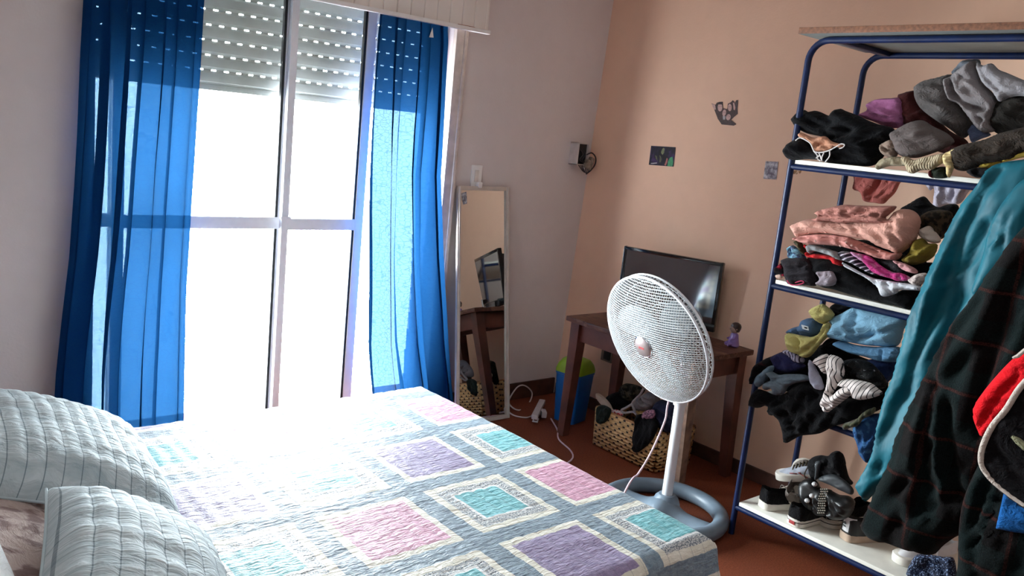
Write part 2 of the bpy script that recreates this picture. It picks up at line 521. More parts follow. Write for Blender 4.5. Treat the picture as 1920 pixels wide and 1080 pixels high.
# ---------------------------------------------------------------- roller shutter outside the glass
def shutter_mat():
    t = NT('grey_pvc_shutter'); c = t.coords()
    cc = t.ramp(t.noise(c, 6, 4), (0.3, rgb(204, 206, 203)), (0.7, rgb(224, 226, 225)))
    d = t.bsdf(cc, 0.5, 0, 0.3)
    tl = t.n('BsdfTranslucent'); tl.inputs[0].default_value = rgb(190, 194, 192)
    mx = t.n('MixShader'); mx.inputs[0].default_value = 0.06
    t.t.links.new(d, mx.inputs[1]); t.t.links.new(tl.outputs[0], mx.inputs[2])
    return t.done(mx.outputs[0])
M_SHUT = shutter_mat()
sy = 3.70; pitch = 0.0625; n = 9; zb = on(1, sy, 520, 181).z
sh = thing('roller_shutter', (1.7, sy, zb), 'half lowered grey roller shutter with rows of light slots behind the window', 'roller shutter')
sl = MB(); n = 9
for i in range(n):
    z0 = zb+0.02+i*pitch
    prof = [(0.0, 0.0), (-0.009, 0.012), (-0.011, 0.03), (-0.008, 0.048), (0.0, pitch-0.0058)]
    ring = [(y, z) for y, z in prof]+[(y+0.006, z) for y, z in reversed(prof)]
    sl.loft([[(OX0+0.003, sy+y, z0+z) for y, z in ring], [(OX1-0.003, sy+y, z0+z) for y, z in ring]])
    # webs between the light slots
    off = (i % 2)*0.028
    x = OX0+0.05-off
    while x < OX1-0.03:
        sl.box((x+0.017, sy+0.003, z0+pitch-0.003), (0.034 if i < n-1 else 0.2, 0.005, 0.0075))
        x += 0.0555
sl.build('slat_panel', M_SHUT, sh, angle=30)
bb = MB(); bb.box(((OX0+OX1)/2, sy, zb+0.008), (OX1-OX0-0.006, 0.016, 0.026), bev=0.004)
bb.build('bottom_bar', M_SHUT, sh)

# ---------------------------------------------------------------- pelmet over the curtains
pel = thing('curtain_pelmet', (1.6, 3.46, 2.0), 'white tongue and groove board pelmet box above the curtains', 'pelmet')
py_ = 3.38; pzb = 2.012; px1 = 2.598
M_PEL = plain('old_white_board', rgb(222, 213, 206), 0.55, var=0.06, scale=4)
b = MB(); x = px1; k = 0
while x > 0.52:
    b.box((x-0.036, py_, pzb+0.2), (0.0705, 0.014, 0.40), bev=0.003, seg=1); x -= 0.0725; k += 1
b.build('board_front', M_PEL, pel, angle=30)
b = MB(); b.box((px1+0.012, (py_+WY)/2, pzb+0.2), (0.016, WY-py_-0.002, 0.40), bev=0.002); b.build('side_board', M_PEL, pel)
b = MB(); b.box((0.52, (py_+WY)/2, pzb+0.2), (0.016, WY-py_-0.002, 0.40), bev=0.002)
b.build('side_board', M_PEL, pel)
b = MB(); b.box(((0.5+px1+0.02)/2, py_-0.008, pzb-0.003), (px1+0.02-0.5, 0.03, 0.018), bev=0.003)
b.build('bottom_ledge', M_WHITEPAINT, pel)
b = MB(); b.box(((0.5+px1)/2, (py_+WY)/2, pzb+0.405), (px1-0.48, WY-py_-0.002, 0.012)); b.build('top_board', M_PEL, pel)
b = MB(); b.box((px1-0.12, py_-0.0077, pzb+0.0075), (0.10, 0.012, 0.004), bev=0.001); b.build('rust_streak', plain('rust', rgb(150, 92, 70), 0.8, var=0.3, scale=60), pel)
b = MB(); b.tube([(0.62, 3.455, 2.09), (2.53, 3.455, 2.09)], 0.008); b.build('curtain_rail', M_WHITEPAINT, pel)

# ---------------------------------------------------------------- curtains
def curtain_mat(name='blue_voile', single=True):
    t = NT(name); c = t.coords(); uv = t.coords('UV')
    e = t.voronoi(uv, 62, 'DISTANCE_TO_EDGE')
    line = t.lt(e, 0.05)
    col = t.ramp(t.noise(c, 5, 3), (0.3, (0.002, 0.019, 0.075, 1)), (0.7, (0.003, 0.028, 0.10, 1)))
    col = t.mix(t.mul(line, 0.45), col, (0.002, 0.02, 0.09, 1))
    d = t.n('BsdfDiffuse'); t.put(d.inputs[0], col)
    tl = t.n('BsdfTranslucent'); t.put(tl.inputs[0], t.mix(t.mul(line, 0.4), (0.0013, 0.0085, 0.024, 1), (0.0006, 0.005, 0.016, 1)))
    ad = t.n('AddShader'); t.t.links.new(d.outputs[0], ad.inputs[0]); t.t.links.new(tl.outputs[0], ad.inputs[1])
    rf = t.n('BsdfRefraction'); rf.inputs['IOR'].default_value = 1.0; rf.inputs['Roughness'].default_value = 0.42
    t.put(rf.inputs[0], t.mix(t.mul(line, 0.5), (0.0005, 0.0023, 0.0058, 1), (0.0002, 0.0013, 0.0038, 1)))
    ad2 = t.n('AddShader'); t.t.links.new(ad.outputs[0], ad2.inputs[0]); t.t.links.new(rf.outputs[0], ad2.inputs[1]); ad = ad2
    tr = t.n('BsdfTransparent'); tr.inputs[0].default_value = (0.55, 0.84, 1.0, 1)
    m2 = t.n('MixShader'); t.put(m2.inputs[0], t.sub(0.0130 if single else 0.0006, t.mul(line, 0.005 if single else 0.0003)))
    t.t.links.new(ad.outputs[0], m2.inputs[1]); t.t.links.new(tr.outputs[0], m2.inputs[2])
    return t.done(m2.outputs[0])
M_CURT = [curtain_mat(), curtain_mat('doubled_blue_voile', False)]
def curtain(L, R, ztop, zbot, nf, seed, label, dbl, yc=3.452, amp=0.038):
    el = sorted([(on(1, yc, *p).z, on(1, yc, *p).x) for p in L]); er = sorted([(on(1, yc, *p).z, on(1, yc, *p).x) for p in R])
    def at(e, z):
        return float(np.interp(z, [q[0] for q in e], [q[1] for q in e]))
    NU, NV = 230, 90
    V, U, F = [], [], []
    rnd = random.Random(seed)
    ph = [rnd.uniform(0, 2*PI) for _ in range(4)]
    for j in range(NV+1):
        v = j/NV; z = ztop+(zbot-ztop)*v
        xl, xr_ = at(el, z), at(er, z)
        for i in range(NU+1):
            u = i/NU
            w = u+0.05*math.sin(2*PI*u*1.5+ph[0])*(1-abs(2*u-1)**4)+0.02*noise.noise((u*3, v*1.7, seed))*math.sin(PI*u)
            a = 2*PI*nf*w+ph[1]+0.9*noise.noise((u*2.5, v*2.2, seed+5))
            am = amp*(0.75+0.75*noise.noise((u*4.3, v*0.9, seed+11))+0.35)*(0.55+0.6*v)
            env = min(1, u*14, (1-u)*14)
            y = yc+am*math.sin(a)+0.006*noise.noise((u*14, v*6, seed+3))
            x = xl+(xr_-xl)*w+env*(0.034*math.sin(2*a+0.6))*(0.6+0.6*noise.noise((u*5, v*1.1, seed+21)))
            V.append((x, y, z)); U.append((u*(xr_-xl)*1.7, z))
    for j in range(NV):
        for i in range(NU):
            a = j*(NU+1)+i; F.append((a, a+1, a+NU+2, a+NU+1))
    # towards its free side the cloth lies doubled
    MI = [1 if k % NU > NU*(dbl+0.05*math.sin(3*(k//NU)/NV+seed)) else 0 for k in range(len(F))]
    o = mesh_obj('curtain', V, F, U, M_CURT, MI=MI)
    return tag(o, label, 'curtain', None), V
LC, _ = curtain([(157, -60), (155, 0), (150, 100), (143, 260), (138, 350), (128, 480), (115, 590), (103, 700), (100, 750), (97, 800)],
                [(390, -60), (383, 0), (375, 150), (367, 280), (360, 400), (352, 530), (346, 700), (344, 785), (343, 830)],
                2.07, 0.07, 3.4, 3, 'long blue patterned curtain on the bed side of the window, by the pillows', 0.52)
RC, _ = curtain([(714, 0), (712, 30), (705, 120), (697, 240), (692, 400), (690, 560), (688, 650), (692, 700), (697, 740), (699, 800)],
                [(846, 0), (845, 52), (846, 80), (840, 200), (832, 330), (838, 480), (848, 620), (858, 740), (864, 800)],
                2.07, 0.07, 3.3, 8, 'long blue patterned curtain between the open window and the standing mirror', 0.50)
tg = MB(); p = on(1, 3.415, 809, 64)
tg.poly([(-0.012, -0.016), (0.012, -0.014), (0.002, 0.03)], 0.002, Matrix.Translation(p) @ Matrix.Rotation(PI/2, 4, 'X'))
tg.build('torn_tab', M_WHITEPAINT, RC)

# ---------------------------------------------------------------- light switch, junction box, socket
sw = thing('light_switch', on(1, WY, 893, 330), 'white light switch plate on the wall just above the mirror', 'light switch')
b = MB(); p = on(1, WY-0.005, 893, 330); b.box((p.x, WY-0.005, p.z), (0.068, 0.010, 0.115), bev=0.003); b.build('plate', M_WHITEPAINT, sw)
b = MB(); b.box((p.x-0.004, WY-0.012, p.z), (0.026, 0.008, 0.062), bev=0.002); b.build('rocker', plain('switch_ivory', rgb(216, 208, 200), 0.4), sw)
b = MB(); b.box((p.x+0.012, WY-0.02, p.z-0.045), (0.026, 0.028, 0.03), bev=0.004); b.build('plug', M_WHITEPAINT, sw)

jx = on(1, 3.47, 1094, 292)
jb = thing('junction_box', (3.48, 3.49, jx.z-0.07), 'open electrical junction box with loose wires high in the room corner', 'junction box')
M_BLACK = plain('black_plastic', rgb(22, 22, 24), 0.4)
b = MB(); cx, cy, cz = jx.x-0.0, 3.475, jx.z+0.008
b.box((cx-0.042, cy+0.03, cz), (0.006, 0.07, 0.125), bev=0.001); b.box((cx+0.036, cy+0.03, cz), (0.006, 0.07, 0.125), bev=0.001)
b.box((cx-0.003, cy+0.03, cz+0.060), (0.084, 0.07, 0.006), bev=0.001); b.box((cx-0.003, cy+0.03, cz-0.060), (0.084, 0.07, 0.006), bev=0.001)
b.build('box_shell', plain('white_box_plastic', rgb(198, 190, 186), 0.5), jb)
b = MB(); b.box((cx-0.003, cy+0.034, cz), (0.072, 0.05, 0.114)); b.build('dark_inside', M_BLACK, jb, smooth=False)
b = MB(); b.box((cx+0.03, cy-0.02, cz-0.055), (0.05, 0.03, 0.05), Matrix.Rotation(0.35, 3, 'Y'), bev=0.005)
b.box((cx+0.052, cy-0.018, cz-0.03), (0.03, 0.025, 0.035), Matrix.Rotation(0.35, 3, 'Y'), bev=0.006)
b.build('connector_block', plain('grey_connector', rgb(128, 116, 104), 0.5, var=0.3, scale=60), jb)
wr = MB()
loop = [(cx+0.02, cy-0.01, cz+0.0), (cx+0.05, cy-0.02, cz+0.012), (cx+0.085, cy-0.02, cz-0.012), (cx+0.088, cy-0.02, cz-0.05), (cx+0.06, cy-0.02, cz-0.085), (cx+0.02, cy-0.025, cz-0.11)]
wr.tube([tuple(q) for q in spline(loop, 6)], 0.004, 8)
for d in (0.0, 0.014, 0.026):
    wr.tube([tuple(q) for q in spline([(cx-0.035+d, cy-0.01, cz-0.062), (cx-0.012+d, cy-0.02, cz-0.09-d*0.4), (cx+0.012+d, cy-0.02, cz-0.1), (cx+0.02+d, cy-0.015, cz-0.075)], 6)], 0.0028, 6)
for d in (0.0, 0.02):
    wr.tube([tuple(q) for q in spline([(cx-0.03+d, cy+0.0, cz+0.03), (cx-0.01+d, cy-0.012, cz-0.0), (cx-0.03+d, cy-0.01, cz-0.03), (cx+0.0+d, cy-0.014, cz-0.05)], 6)], 0.003, 6)
wr.build('loose_wire', plain('wire_sheath', rgb(40, 34, 38), 0.5), jb)

p = on(0, wx(0.35)-0.006, 1138, 666)
so = thing('wall_socket', p, 'dark wall socket low on the peach wall under the table', 'wall socket')
b = MB(); b.box((wx(p.z)-0.004, p.y, p.z), (0.012, 0.085, 0.075), bev=0.003); b.build('plate', plain('socket_grey', rgb(120, 104, 92), 0.5), so)
b = MB(); b.box((wx(p.z)-0.012, p.y-0.008, p.z), (0.012, 0.05, 0.05), bev=0.004); b.build('socket_face', M_BLACK, so)

# ---------------------------------------------------------------- pictures stuck on the peach wall
def on_wall(px, py, off=0.003):
    q = on(0, 3.57, px, py)
    for _ in range(4): q = on(0, wx(q.z)-off, px, py)
    return q
def wall_sheet(name, label, cat, px_poly, mat, off=0.003, th=0.0012):
    P = [on_wall(*p, off) for p in px_poly]
    m = MB(); a = [m.bm.verts.new(q) for q in P]; b_ = [m.bm.verts.new(q+Vector((th, 0, 0))) for q in P]
    m.bm.faces.new(a); m.bm.faces.new(list(reversed(b_)))
    for k in range(len(P)): m.bm.faces.new((a[k], a[(k+1) % len(P)], b_[(k+1) % len(P)], b_[k]))
    o = m.build(name, mat, smooth=False)
    return tag(o, label, cat) if label else o
def patch(name, parent, px_poly, mat, off):
    P = [on_wall(*p, off) for p in px_poly]
    m = MB(); a = [m.bm.verts.new(q) for q in P]; b_ = [m.bm.verts.new(q+Vector((0.0006, 0, 0))) for q in P]
    m.bm.faces.new(a); m.bm.faces.new(list(reversed(b_)))
    for k in range(len(P)): m.bm.faces.new((a[k], a[(k+1) % len(P)], b_[(k+1) % len(P)], b_[k]))
    return m.build(name, mat, parent, smooth=False)
def blotch(name, *stops, scale=40):
    t = NT(name); return t.done(t.bsdf(t.ramp(t.noise(t.coords(), scale, 3), *stops), 0.5, 0, 0.3))
c18 = lambda pts: crop(1200, 260, 18, pts)
ph = wall_sheet('postcard', 'dark postcard with purple and green shapes taped to the peach wall', 'postcard',
                c18([(375, 240), (1200, 290), (1125, 945), (295, 880)]),
                blotch('postcard_print', (0.35, rgb(16, 8, 14)), (0.52, rgb(24, 20, 44)), (0.7, rgb(62, 34, 84)), scale=26))
G1 = plain('print_olive', rgb(104, 112, 72), 0.5, var=0.3, scale=120); G2 = plain('print_green', rgb(46, 140, 92), 0.5, var=0.2, scale=80)
for nm, pts, mt in (('printed_leaf', [(780, 310), (830, 330), (810, 480), (760, 550), (710, 480), (730, 390)], G1),
                    ('printed_leaf', [(500, 560), (570, 590), (590, 760), (540, 680)], plain('print_dull', rgb(70, 70, 46), 0.5, var=0.3, scale=120)),
                    ('printed_leaf', [(650, 560), (700, 590), (730, 700), (700, 800), (650, 800), (670, 660)], plain('print_dull', rgb(70, 70, 46), 0.5)),
                    ('printed_figure', [(1010, 640), (1095, 610), (1115, 780), (1090, 930), (920, 930), (950, 760)], G2),
                    ('printed_figure', [(900, 650), (935, 680), (920, 800), (870, 910), (820, 890), (870, 760)], plain('print_red', rgb(160, 92, 82), 0.5)),
                    ('printed_caption', [(360, 825), (570, 805), (570, 835), (440, 850), (365, 845)], plain('print_white', rgb(176, 170, 172), 0.5))):
    patch(nm, ph, c18(pts), mt, 0.0042)
c15 = lambda pts: crop(1320, 175, 15.43, pts)
DARK = plain('print_dark', rgb(62, 42, 40), 0.5, var=0.3, scale=90); SKIN = plain('print_skin', rgb(196, 160, 152), 0.5, var=0.08, scale=120)
cu = wall_sheet('photo_cutout', 'cut out group photo of four people with raised arms on the peach wall', 'photo cutout',
                c15([(215, 290), (330, 330), (370, 270), (450, 245), (540, 240), (550, 430), (670, 455), (690, 300), (780, 255), (830, 200), (870, 230), (880, 300), (930, 200), (985, 190), (965, 440), (975, 590), (870, 680), (780, 770), (930, 890), (860, 935), (510, 900), (400, 740), (300, 480)]), DARK)
def oval(cx, cy, a, b, n=14, rot=0.0):
    return [(cx+a*math.cos(2*PI*k/n)*math.cos(rot)-b*math.sin(2*PI*k/n)*math.sin(rot), cy+a*math.cos(2*PI*k/n)*math.sin(rot)+b*math.sin(2*PI*k/n)*math.cos(rot)) for k in range(n)]
for pts in (oval(462, 405, 66, 120), oval(745, 410, 56, 108), oval(585, 565, 52, 98, rot=0.2), oval(705, 690, 66, 92, rot=0.3)):
    patch('printed_face', cu, c15(pts), SKIN, 0.0042)
patch('printed_hand', cu, c15([(225, 300), (320, 335), (340, 465), (305, 475), (250, 390)]), SKIN, 0.0042)
patch('printed_hand', cu, c15([(835, 260), (880, 290), (910, 400), (895, 490), (855, 470), (845, 350)]), SKIN, 0.0042)
patch('printed_shirt', cu, c15([(540, 660), (620, 660), (610, 760), (550, 760)]), plain('print_white', rgb(176, 170, 172), 0.5), 0.0042)
for ex, ey in ((435, 378), (490, 375), (722, 385), (768, 385), (565, 545), (608, 548), (690, 650), (735, 668)):
    patch('printed_eye', cu, c15(oval(ex, ey, 11, 8, 8)), DARK, 0.005)
patch('printed_hair', cu, c15([(370, 330), (400, 280), (450, 262), (520, 285), (540, 380), (515, 320), (400, 320), (385, 380)]), plain('print_hair', rgb(40, 24, 22), 0.5), 0.005)
c18b = lambda pts: crop(1420, 290, 18, pts)
wall_sheet('photo_print', 'small faded grey photo stuck on the wall beside the blue rack', 'photo print',
           c18b([(280, 220), (705, 240), (640, 840), (200, 815)]),
           blotch('grey_print', (0.36, rgb(92, 80, 92)), (0.5, rgb(140, 134, 142)), (0.66, rgb(200, 192, 198)), scale=48))
wall_sheet('paper_scrap', 'torn brown paper scrap on the wall behind the blue rack post', 'paper scrap',
           c18b([(1150, 560), (1190, 480), (1500, 500), (1470, 600), (1430, 650), (1400, 580), (1330, 660), (1220, 660)]),
           blotch('scrap_print', (0.42, rgb(208, 176, 150)), (0.5, rgb(150, 108, 70)), (0.6, rgb(120, 80, 48)), scale=60))

# ================================================================ bed
BX0, BX1, BY0, BY1, BZ = -0.10, 1.845, 1.17, 2.585, 0.55
def quilt_mat():
    t = NT('patchwork_quilt'); uv = t.sep(t.coords('UV')); x, y = uv[0], uv[1]
    c = t.coords('UV')
    PX, PY = 0.331, 0.335
    gx = t.math('DIVIDE', t.sub(x, 1.594), PX); gy = t.math('DIVIDE', t.sub(y, 1.464), PY)
    ix, iy = t.math('FLOOR', gx), t.math('FLOOR', gy)
    wob = t.mul(t.sub(t.noise(c, 30, 2), 0.5), 0.012)
    dx = t.math('ABSOLUTE', t.add(t.mul(t.sub(t.sub(gx, ix), 0.5), PX), wob))
    dy = t.math('ABSOLUTE', t.add(t.mul(t.sub(t.sub(gy, iy), 0.5), PY), wob))
    mx = t.math('MAXIMUM', dx, dy)
    par = t.gt(t.math('ABSOLUTE', t.math('MODULO', t.add(ix, iy), 2.0)), 0.5)     # 1 -> turquoise cell
    px = t.gt(t.math('ABSOLUTE', t.math('MODULO', ix, 2.0)), 0.5)
    f1 = t.noise(c, 55, 4, 0.7); f2 = t.noise(c, 220, 2); f3 = t.noise(c, 12, 4, 0.65)
    def vary(a, b, f=f3): return t.ramp(f, (0.35, rgb(*a)), (0.65, rgb(*b)))
    cream = vary((214, 212, 196), (236, 234, 222)); slate = vary((100, 122, 140), (138, 160, 174), f1)
    turq = vary((70, 158, 170), (136, 206, 212), f1); pink = vary((188, 128, 158), (222, 172, 196), f1)
    purp = vary((124, 112, 150), (160, 146, 182), f1); white = rgb(232, 234, 234)
    speck = t.ramp(f2, (0.42, rgb(96, 110, 124)), (0.58, rgb(214, 216, 214)))
    A = t.mix(t.lt(mx, 0.113), cream, t.mix(px, pink, purp))
    B = t.mix(t.lt(mx, 0.112), cream, speck)
    B = t.mix(t.lt(mx, 0.083), B, white); B = t.mix(t.lt(mx, 0.074), B, turq)
    cell = t.mix(par, A, B)
    band = t.gt(t.math('MAXIMUM', t.sub(dx, PX/2), t.sub(dy, PY/2)), -0.030)
    col = t.mix(band, cell, slate)
    # stitched channels across the bed
    s1 = t.math('FRACT', t.math('DIVIDE', t.add(x, 9.0), 0.046))
    ln = t.lt(t.math('ABSOLUTE', t.sub(s1, 0.5)), 0.025)
    col = t.mix(t.mul(ln, 0.35), col, rgb(96, 108, 116))
    pk = t.noise(t.mapping(c, (1.0, 3.2, 1)), 26, 3, 0.6)
    h = t.add(t.mul(pk, 1.0), t.mul(f2, 0.15))
    return t.done(t.bsdf(col, 0.5, 0, 0.4, t.bump(h, 0.55, 0.012), sheen=0.25))
M_QUILT = quilt_mat()
bed = thing('bed', (0.85, 1.88, 0), 'double bed under the patchwork quilt', 'bed')
M_MATT = fabric('mattress_ticking', rgb(210, 206, 200)); M_BEDWOOD = plain('bed_wood', rgb(96, 60, 40), 0.5, var=0.2)
b = MB(); b.box((0.86, (BY0+BY1)/2, 0.42), (1.90, BY1-BY0-0.06, 0.2), bev=0.04, seg=3); b.build('mattress', M_MATT, bed)
b = MB(); b.box((0.86, (BY0+BY1)/2, 0.24), (1.86, BY1-BY0-0.1, 0.14), bev=0.01); b.build('bed_base', M_BEDWOOD, bed)
for x in (-0.02, 1.74):
    for y in (BY0+0.1, BY1-0.1):
        b = MB(); b.box((x, y, 0.09), (0.06, 0.06, 0.18), bev=0.004); b.build('leg', M_BEDWOOD, bed)
b = MB(); b.box((-0.17, (BY0+BY1)/2, 0.48), (0.05, BY1-BY0, 0.96), bev=0.012); b.build('headboard', M_BEDWOOD, bed)

def quilt():
    RAD = 0.045; DROP = 0.34; st = 0.0115
    L = BX1-BX0; Wd = BY1-BY0
    us = np.arange(0, L+DROP, st); vs = np.arange(-DROP, Wd+DROP, st)
    V, U, F, idx = [], [], [], {}
    def bend(s, lim):
        """arc length past the rim -> (outward, down)"""
        if s <= 0: return 0.0, 0.0
        q = RAD*PI/2
        if s < q: a = s/RAD; return RAD*math.sin(a), RAD*(1-math.cos(a))
        return RAD+(s-q)*0.16, RAD+(s-q)*0.985
    for i, u in enumerate(us):
        for j, v in enumerate(vs):
            ox, dxn = bend(u-(L-RAD), 0); oy1, dn1 = bend(v-(Wd-RAD), 0); oy0, dn0 = bend(-v+RAD if v < RAD else 0, 0)
            x = BX0+min(u, L-RAD)+ox
            y = BY0+min(max(v, RAD), Wd-RAD)+oy1-oy0
            dn = max(dxn, dn0, dn1)
            z = BZ-dn
            # soft corner: cloth gathers into a fold
            if dxn > 0.02 and max(dn0, dn1) > 0.02:
                k = min(dxn, max(dn0, dn1)); x -= ox*0.30*min(1, k/0.1); y += (oy0-oy1)*0.30*min(1, k/0.1)
            nx = noise.noise((u*3.1, v*3.1, 2.0)); n2 = noise.noise((u*9, v*26, 4.0)); n3 = noise.noise((u*1.2, v*1.4, 8.0))
            ch = abs(math.sin(PI*(BX0+u+9.0)/0.046-PI/2))            # channel puff
            pf = 0.0045*ch**0.5*(0.6+0.6*noise.noise((u*5, v*5, 6)))
            puff = pf+0.0022*n2+0.004*nx+0.008*n3
            hang = min(1, dn/0.12)
            z += puff*(1-hang)
            if dn > 0:
                wv = 0.02*hang*math.sin((u if dn0 or dn1 else v)*17+2*n3)
                if dn0 > 0: y -= puff*hang+wv*0.5
                if dn1 > 0: y += puff*hang+wv*0.5
                if dxn > 0: x += puff*hang+wv*0.5
            idx[i, j] = len(V); V.append((x, y, z)); U.append((BX0+u, BY0+v))
    for i in range(len(us)-1):
        for j in range(len(vs)-1):
            F.append((idx[i, j], idx[i+1, j], idx[i+1, j+1], idx[i, j+1]))
    o = mesh_obj('quilt', V, F, U, M_QUILT)
    return tag(o, 'patchwork quilt of pink, purple and turquoise squares spread over the bed', 'quilt')
QUILT = quilt()

# ---------------------------------------------------------------- pillows
def sham_mat():
    t = NT('grey_blue_sham'); uv = t.sep(t.coords('UV')); c = t.coords('UV')
    f = t.noise(t.mapping(c, (0.8, 2.2, 1), (0, 0, 0.35)), 15, 4, 0.6, 0.8)
    col = t.ramp(f, (0.3, rgb(148, 166, 174)), (0.7, rgb(186, 199, 204)))
    s = t.math('FRACT', t.math('DIVIDE', t.add(uv[0], 9.0), 0.039))
    ln = t.lt(t.math('ABSOLUTE', t.sub(s, 0.5)), 0.03)
    col = t.mix(t.mul(ln, 0.7), col, rgb(70, 92, 104))
    return t.done(t.bsdf(col, 0.75, 0, 0.3, t.bump(f, 0.7, 0.02), sheen=0.1))
M_SHAM = sham_mat()
M_FLORAL = fabric('floral_pillowcase', rgb(176, 160, 154), rough=0.85, col2=rgb(126, 106, 104), scale=22, detail=4, mid=0.56)
M_PLAINW = fabric('white_pillowcase', rgb(226, 230, 232), var=0.04)
def cushion(name, center, half, rot, mat_top, mat_back, label, seed, sag=0.0, flange=0.03, lines=0.039):
    root = thing(name, center, label, 'pillow')
    M = Matrix.Translation(Vector(center)) @ rot.to_4x4()
    a, b, h = half; n = 64
    for side, mat, nm in ((1, mat_top, 'front_panel'), (-1, mat_back, 'back_panel')):
        V, U, F = [], [], []
        for i in range(n+1):
            for j in range(n+1):
                s, t_ = -1+2*i/n, -1+2*j/n
                # rounded rectangle with soft concave sides
                k = 1-0.05*(1-t_*t_)*abs(s)**3; k2 = 1-0.05*(1-s*s)*abs(t_)**3
                x, y = a*s*k, b*t_*k2
                fx = max(0, 1-abs(s)**2.6); fy_ = max(0, 1-abs(t_)**2.6)
                z = h*(fx*fy_)**0.42
                ch = abs(math.sin(PI*(x+9.0)/lines-PI/2))**0.5 if lines else 0
                wr = noise.noise((x*6, y*22, seed))*0.006+noise.noise((x*3, y*4, seed+3))*0.014
                e = min(1, (fx*fy_)*3)
                zz = (z*(1 if side > 0 else 0.55)+(0.0055*ch+wr)*e)*side
                zz -= sag*((s*s)+(t_*t_))*0.5
                V.append(tuple(M @ Vector((x, y, zz)))); U.append((x, y))
        for i in range(n):
            for j in range(n):
                q = i*(n+1)+j; F.append((q, q+n+1, q+n+2, q+1))
        mesh_obj(nm, V, F, U, mat, root)
    if flange:
        f = MB(); pts = []
        for s_, t_ in [(x/16, -1) for x in range(-16, 16)]+[(1, x/16) for x in range(-16, 16)]+[(-x/16, 1) for x in range(-16, 16)]+[(-1, -x/16) for x in range(-16, 16)]:
            k = 1-0.05*(1-t_*t_)*abs(s_)**3; k2 = 1-0.05*(1-s_*s_)*abs(t_)**3
            zz = -sag*((s_*s_)+(t_*t_))*0.5
            pts.append(M @ Vector((a*s_*k, b*t_*k2, zz)))
        f.tube(pts, 0.0035, 6, closed=True); f.build('piping', mat_top, root)
    return root
def rotm(rx, ry, rz):
    return (Matrix.Rotation(rz, 3, 'Z') @ Matrix.Rotation(ry, 3, 'Y') @ Matrix.Rotation(rx, 3, 'X'))
PIL = [((0.47, 2.17, 0.665), (0.26, 0.30, 0.09), rotm(0.03, 0.40, -0.05)),
       ((0.43, 1.37, 0.692), (0.18, 0.38, 0.085), rotm(-0.02, 0.52, -0.27))]
cushion('pillow', PIL[0][0], PIL[0][1], PIL[0][2], M_SHAM, M_FLORAL, 'grey blue quilted pillow lying nearer the window and the wall', 1, sag=0.03)
cushion('pillow', PIL[1][0], PIL[1][1], PIL[1][2], M_SHAM, M_FLORAL, 'grey blue quilted pillow at the bottom left corner, nearer the viewer', 2, sag=0.03)
cushion('pillow', (0.20, 1.80, 0.665), (0.22, 0.42, 0.07), rotm(0, 0.3, 0), M_FLORAL, M_FLORAL, 'brown and beige floral pillow lying under the grey quilted pillows', 3, lines=0, flange=0)
cushion('pillow', (0.10, 1.60, 0.76), (0.17, 0.26, 0.06), rotm(0, 0.3, 0), M_PLAINW, M_PLAINW, 'plain white pillow end at the left edge of the bed', 4, lines=0, flange=0)

# ================================================================ pedestal fan
FB = (2.795, 2.06)
fan = thing('pedestal_fan', (FB[0], FB[1], 0), 'white pedestal fan with mesh grille and grey ring base standing beside the bed', 'fan')
M_GREYPL = plain('grey_fan_plastic', rgb(112, 128, 142), 0.38, var=0.05, spec=0.5)
M_WHITEPL = plain('white_fan_plastic', rgb(222, 226, 232), 0.35, var=0.02)
b = MB(); cx, cy = 2.776, 2.056; R0 = 0.245
ring = [(cx+R0*math.cos(2*PI*k/64), cy+R0*math.sin(2*PI*k/64), 0.035) for k in range(64)]
b.tube(ring, 0.034, 14, closed=True)
b.build('base_ring', M_GREYPL, fan)
b = MB(); d = Vector((0.30, -0.95, 0)).normalized(); d = Vector((0.16, -0.99, 0)).normalized(); pr = Vector((-d.y, d.x, 0))
secs = []
for s in np.linspace(-1, 1, 25):
    w_ = 0.048+0.05*math.exp(-(s/0.22)**2)+0.035*max(0, abs(s)-0.7); hh = 0.045+0.042*math.exp(-(s/0.26)**2)
    c0 = Vector((cx, cy, 0))+d*(R0*s)
    secs.append([c0+pr*(w_*math.cos(a))+Vector((0, 0, 0.008+max(0, hh*math.sin(a)) if math.sin(a) > 0 else 0.004)) for a in np.linspace(0, 2*PI, 18, endpoint=False)])
b.loft(secs); b.build('base_crossbar', M_GREYPL, fan)
b = MB(); b.lathe([(0.062, 0.03), (0.060, 0.06), (0.050, 0.085), (0.036, 0.10), (0.0, 0.10)], (FB[0], FB[1], 0)); b.build('base_hub', M_GREYPL, fan)
pz = 0.76
b = MB(); b.lathe([(0.0225, 0.095), (0.0225, pz), (0.0, pz)], (FB[0], FB[1], 0), n=24); b.build('pole', M_WHITEPL, fan)
HC = Vector((2.622, 2.092, 0.792)); NRM = Vector((-0.93, 0.07, -0.36)).normalized()
upv = Vector((0, 0, 1)); eu = upv.cross(NRM).normalized(); ev = NRM.cross(eu).normalized()
HM = Matrix(((eu.x, ev.x, NRM.x, HC.x), (eu.y, ev.y, NRM.y, HC.y), (eu.z, ev.z, NRM.z, HC.z), (0, 0, 0, 1)))
FR = 0.273
def dome(r, front):      # height of the grille above the rim plane
    q = min(1, r/FR)
    return (0.012+0.062*(1-q**3.2)) if front else -(0.022+0.062*(1-q**3.2))
def grille(front, pitch):
    m = MB(); k = int(FR/pitch)
    for axis in (0, 1):
        for i in range(-k, k+1):
            o_ = i*pitch
            hl = math.sqrt(max(0, FR**2-o_**2))
            if hl < 0.02: continue
            pts = []
            nn = max(6, int(hl*2/0.028))
            for t_ in np.linspace(-hl, hl, nn):
                x, y = (o_, t_) if axis == 0 else (t_, o_)
                pts.append(HM @ Vector((x, y, dome(math.hypot(x, y), front))))
            m.tube(pts, 0.00185 if front else 0.0011, 4, cap=False)
    return m
